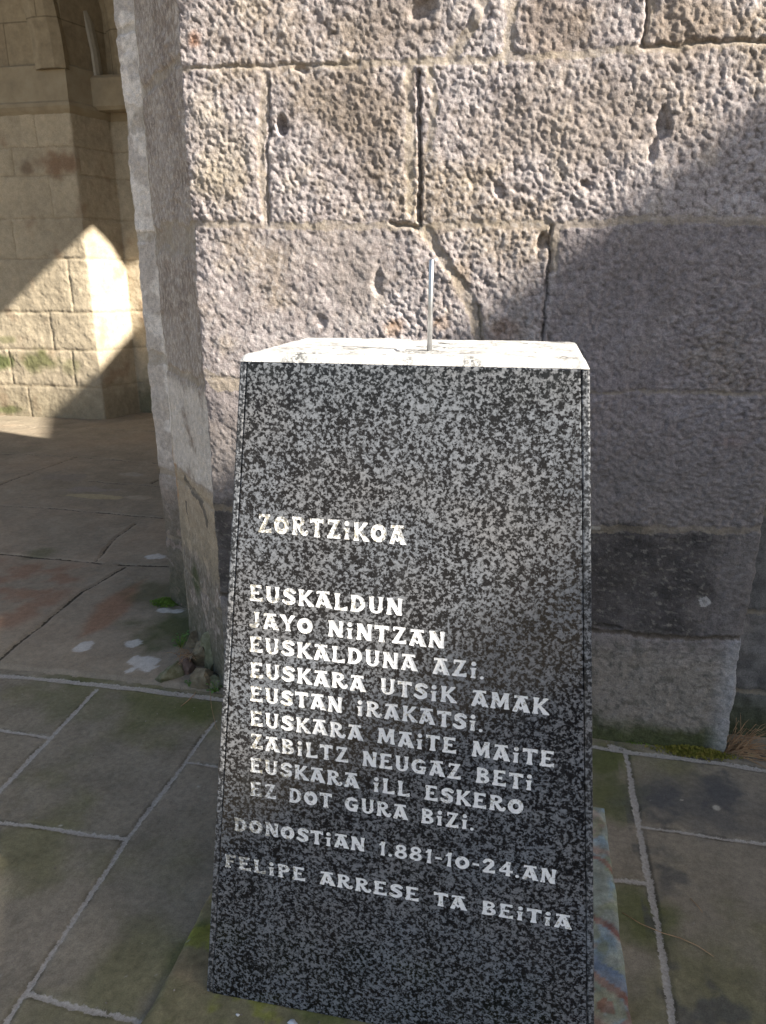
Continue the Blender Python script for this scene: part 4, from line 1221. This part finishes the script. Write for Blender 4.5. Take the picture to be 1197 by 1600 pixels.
weed(336, 1082, M_LEAF, 'little green seedling beside the foot of the granite block', 14, .05, 5)
weed(296, 1075, M_LEAF, 'tiny green sprout in the joint below the rubble', 9, .03, 9)
weed(303, 983, M_LEAF, 'single green sprig on the edge of the pier jamb', 5, .04, 14, z=.01)

def blades(px, py, n, L0, L1, dirs, label, seed, name='grass_tuft', spread=.02, lift=.5, mat=None, z=0.0):
    rnd = random.Random(seed); p = gp(px, py)
    bm = bmesh.new()
    for i in range(n):
        a = rnd.gauss(dirs[0], dirs[1]); L = rnd.uniform(L0, L1); e = rnd.uniform(.05, lift)
        b0 = Vector((rnd.gauss(0, spread*.6), rnd.gauss(0, spread*.4), 0))
        pts = []
        for k in range(6):
            t = k/5
            r = L*t
            pts.append(b0+Vector((math.cos(a)*r*math.cos(e), math.sin(a)*r*math.cos(e), max(.002, L*(math.sin(e)*t*1.5-.75*t*t*rnd.uniform(.6, 1.1))+.004))))
        tube(bm, pts, [.0011, .0011, .0010, .0009, .0007, .0003], 4)
    return tag(bm_obj(name, bm, mat or M_DRY, None, True, (p[0], p[1], z)), label, 'grass')
blades(1142, 1176, 95, .07, .19, (.15, .5), 'dry straw-coloured grass tuft at the right corner of the pier foot', 4, 'grass_tuft', .03, 1.0)
blades(295, 1050, 40, .03, .08, (-1.2, 1.0), 'withered brown weeds lying over the reddish rubble stone', 6, 'dead_weed', .03, .7, None, .075)
def twig(pts, r, label, mat=M_DRY):
    bm = bmesh.new()
    P = []
    for x, y, z in pts:
        q = gp(x, y); P.append((q[0], q[1], z))
    tube(bm, P, [r]*(len(P)-1)+[r*.5], 5)
    return tag(bm_obj('straw', bm, mat, None, True), label, 'straw')
twig([(972, 1428, .004), (1000, 1446, .006), (1035, 1463, .010), (1062, 1469, .007), (1090, 1481, .006), (1115, 1497, .004)], .0011, 'long thin straw lying across the flags right of the block')
twig([(1078, 1405, .004), (1090, 1418, .005), (1098, 1428, .004)], .0009, 'short pale straw on the big right flag')
twig([(283, 1105, .004), (295, 1096, .006), (304, 1088, .008), (306, 1084, .01)], .0016, 'bent dry stalk on the flag below the rubble')
twig([(328, 1082, .02), (331, 1110, .012), (338, 1140, .006), (350, 1150, .004)], .0009, 'fine pale stem hanging beside the granite block')

# grit and crumbs gathered along the foot of the pier and in the joints
def grit():
    rnd = random.Random(44)
    bm = bmesh.new()
    spots = []
    for i in range(260): spots.append(gp(rnd.uniform(255, 345), rnd.gauss(1068, 12)))
    for i in range(120): spots.append(gp(rnd.uniform(930, 1190), 0)) if False else spots.append(at_z(*(lambda t: (930+t*255, 1160+t*36+rnd.gauss(0, 5)))(rnd.random())))
    for i in range(160): spots.append(np.array([rnd.uniform(-.70, .28), rnd.choice([rnd.uniform(.9, 1.09), rnd.uniform(1.72, 1.87)]), .027]))
    for i in range(120): spots.append(np.array([rnd.uniform(-2, -.7), rnd.uniform(.9, 2.2), 0]))
    for p in spots:
        r = rnd.uniform(.0012, .0042)*rnd.uniform(.6, 1.2)
        z = p[2]+r*.4+.001
        vs = [bm.verts.new((p[0]+r*rnd.uniform(.5, 1)*math.cos(a), p[1]+r*rnd.uniform(.5, 1)*math.sin(a), z+r*rnd.uniform(-.5, .1))) for a in (0, 1.6, 3.1, 4.7)]
        t = bm.verts.new((p[0]+r*.2, p[1], z+r*.6)); b = bm.verts.new((p[0], p[1], z-r))
        for k in range(4):
            bm.faces.new([vs[k], vs[(k+1) % 4], t]); bm.faces.new([vs[(k+1) % 4], vs[k], b])
    tag(bm_obj('grit', bm, M_GRIT), 'grit and stone crumbs scattered along the pier foot and flags', 'grit', None, 'stuff')
M_GRIT = simple('grit', [(0.3, (0.10, 0.085, 0.06)), (0.5, (0.2, 0.17, 0.13)), (0.7, (0.42, 0.40, 0.36))], 45)
grit()
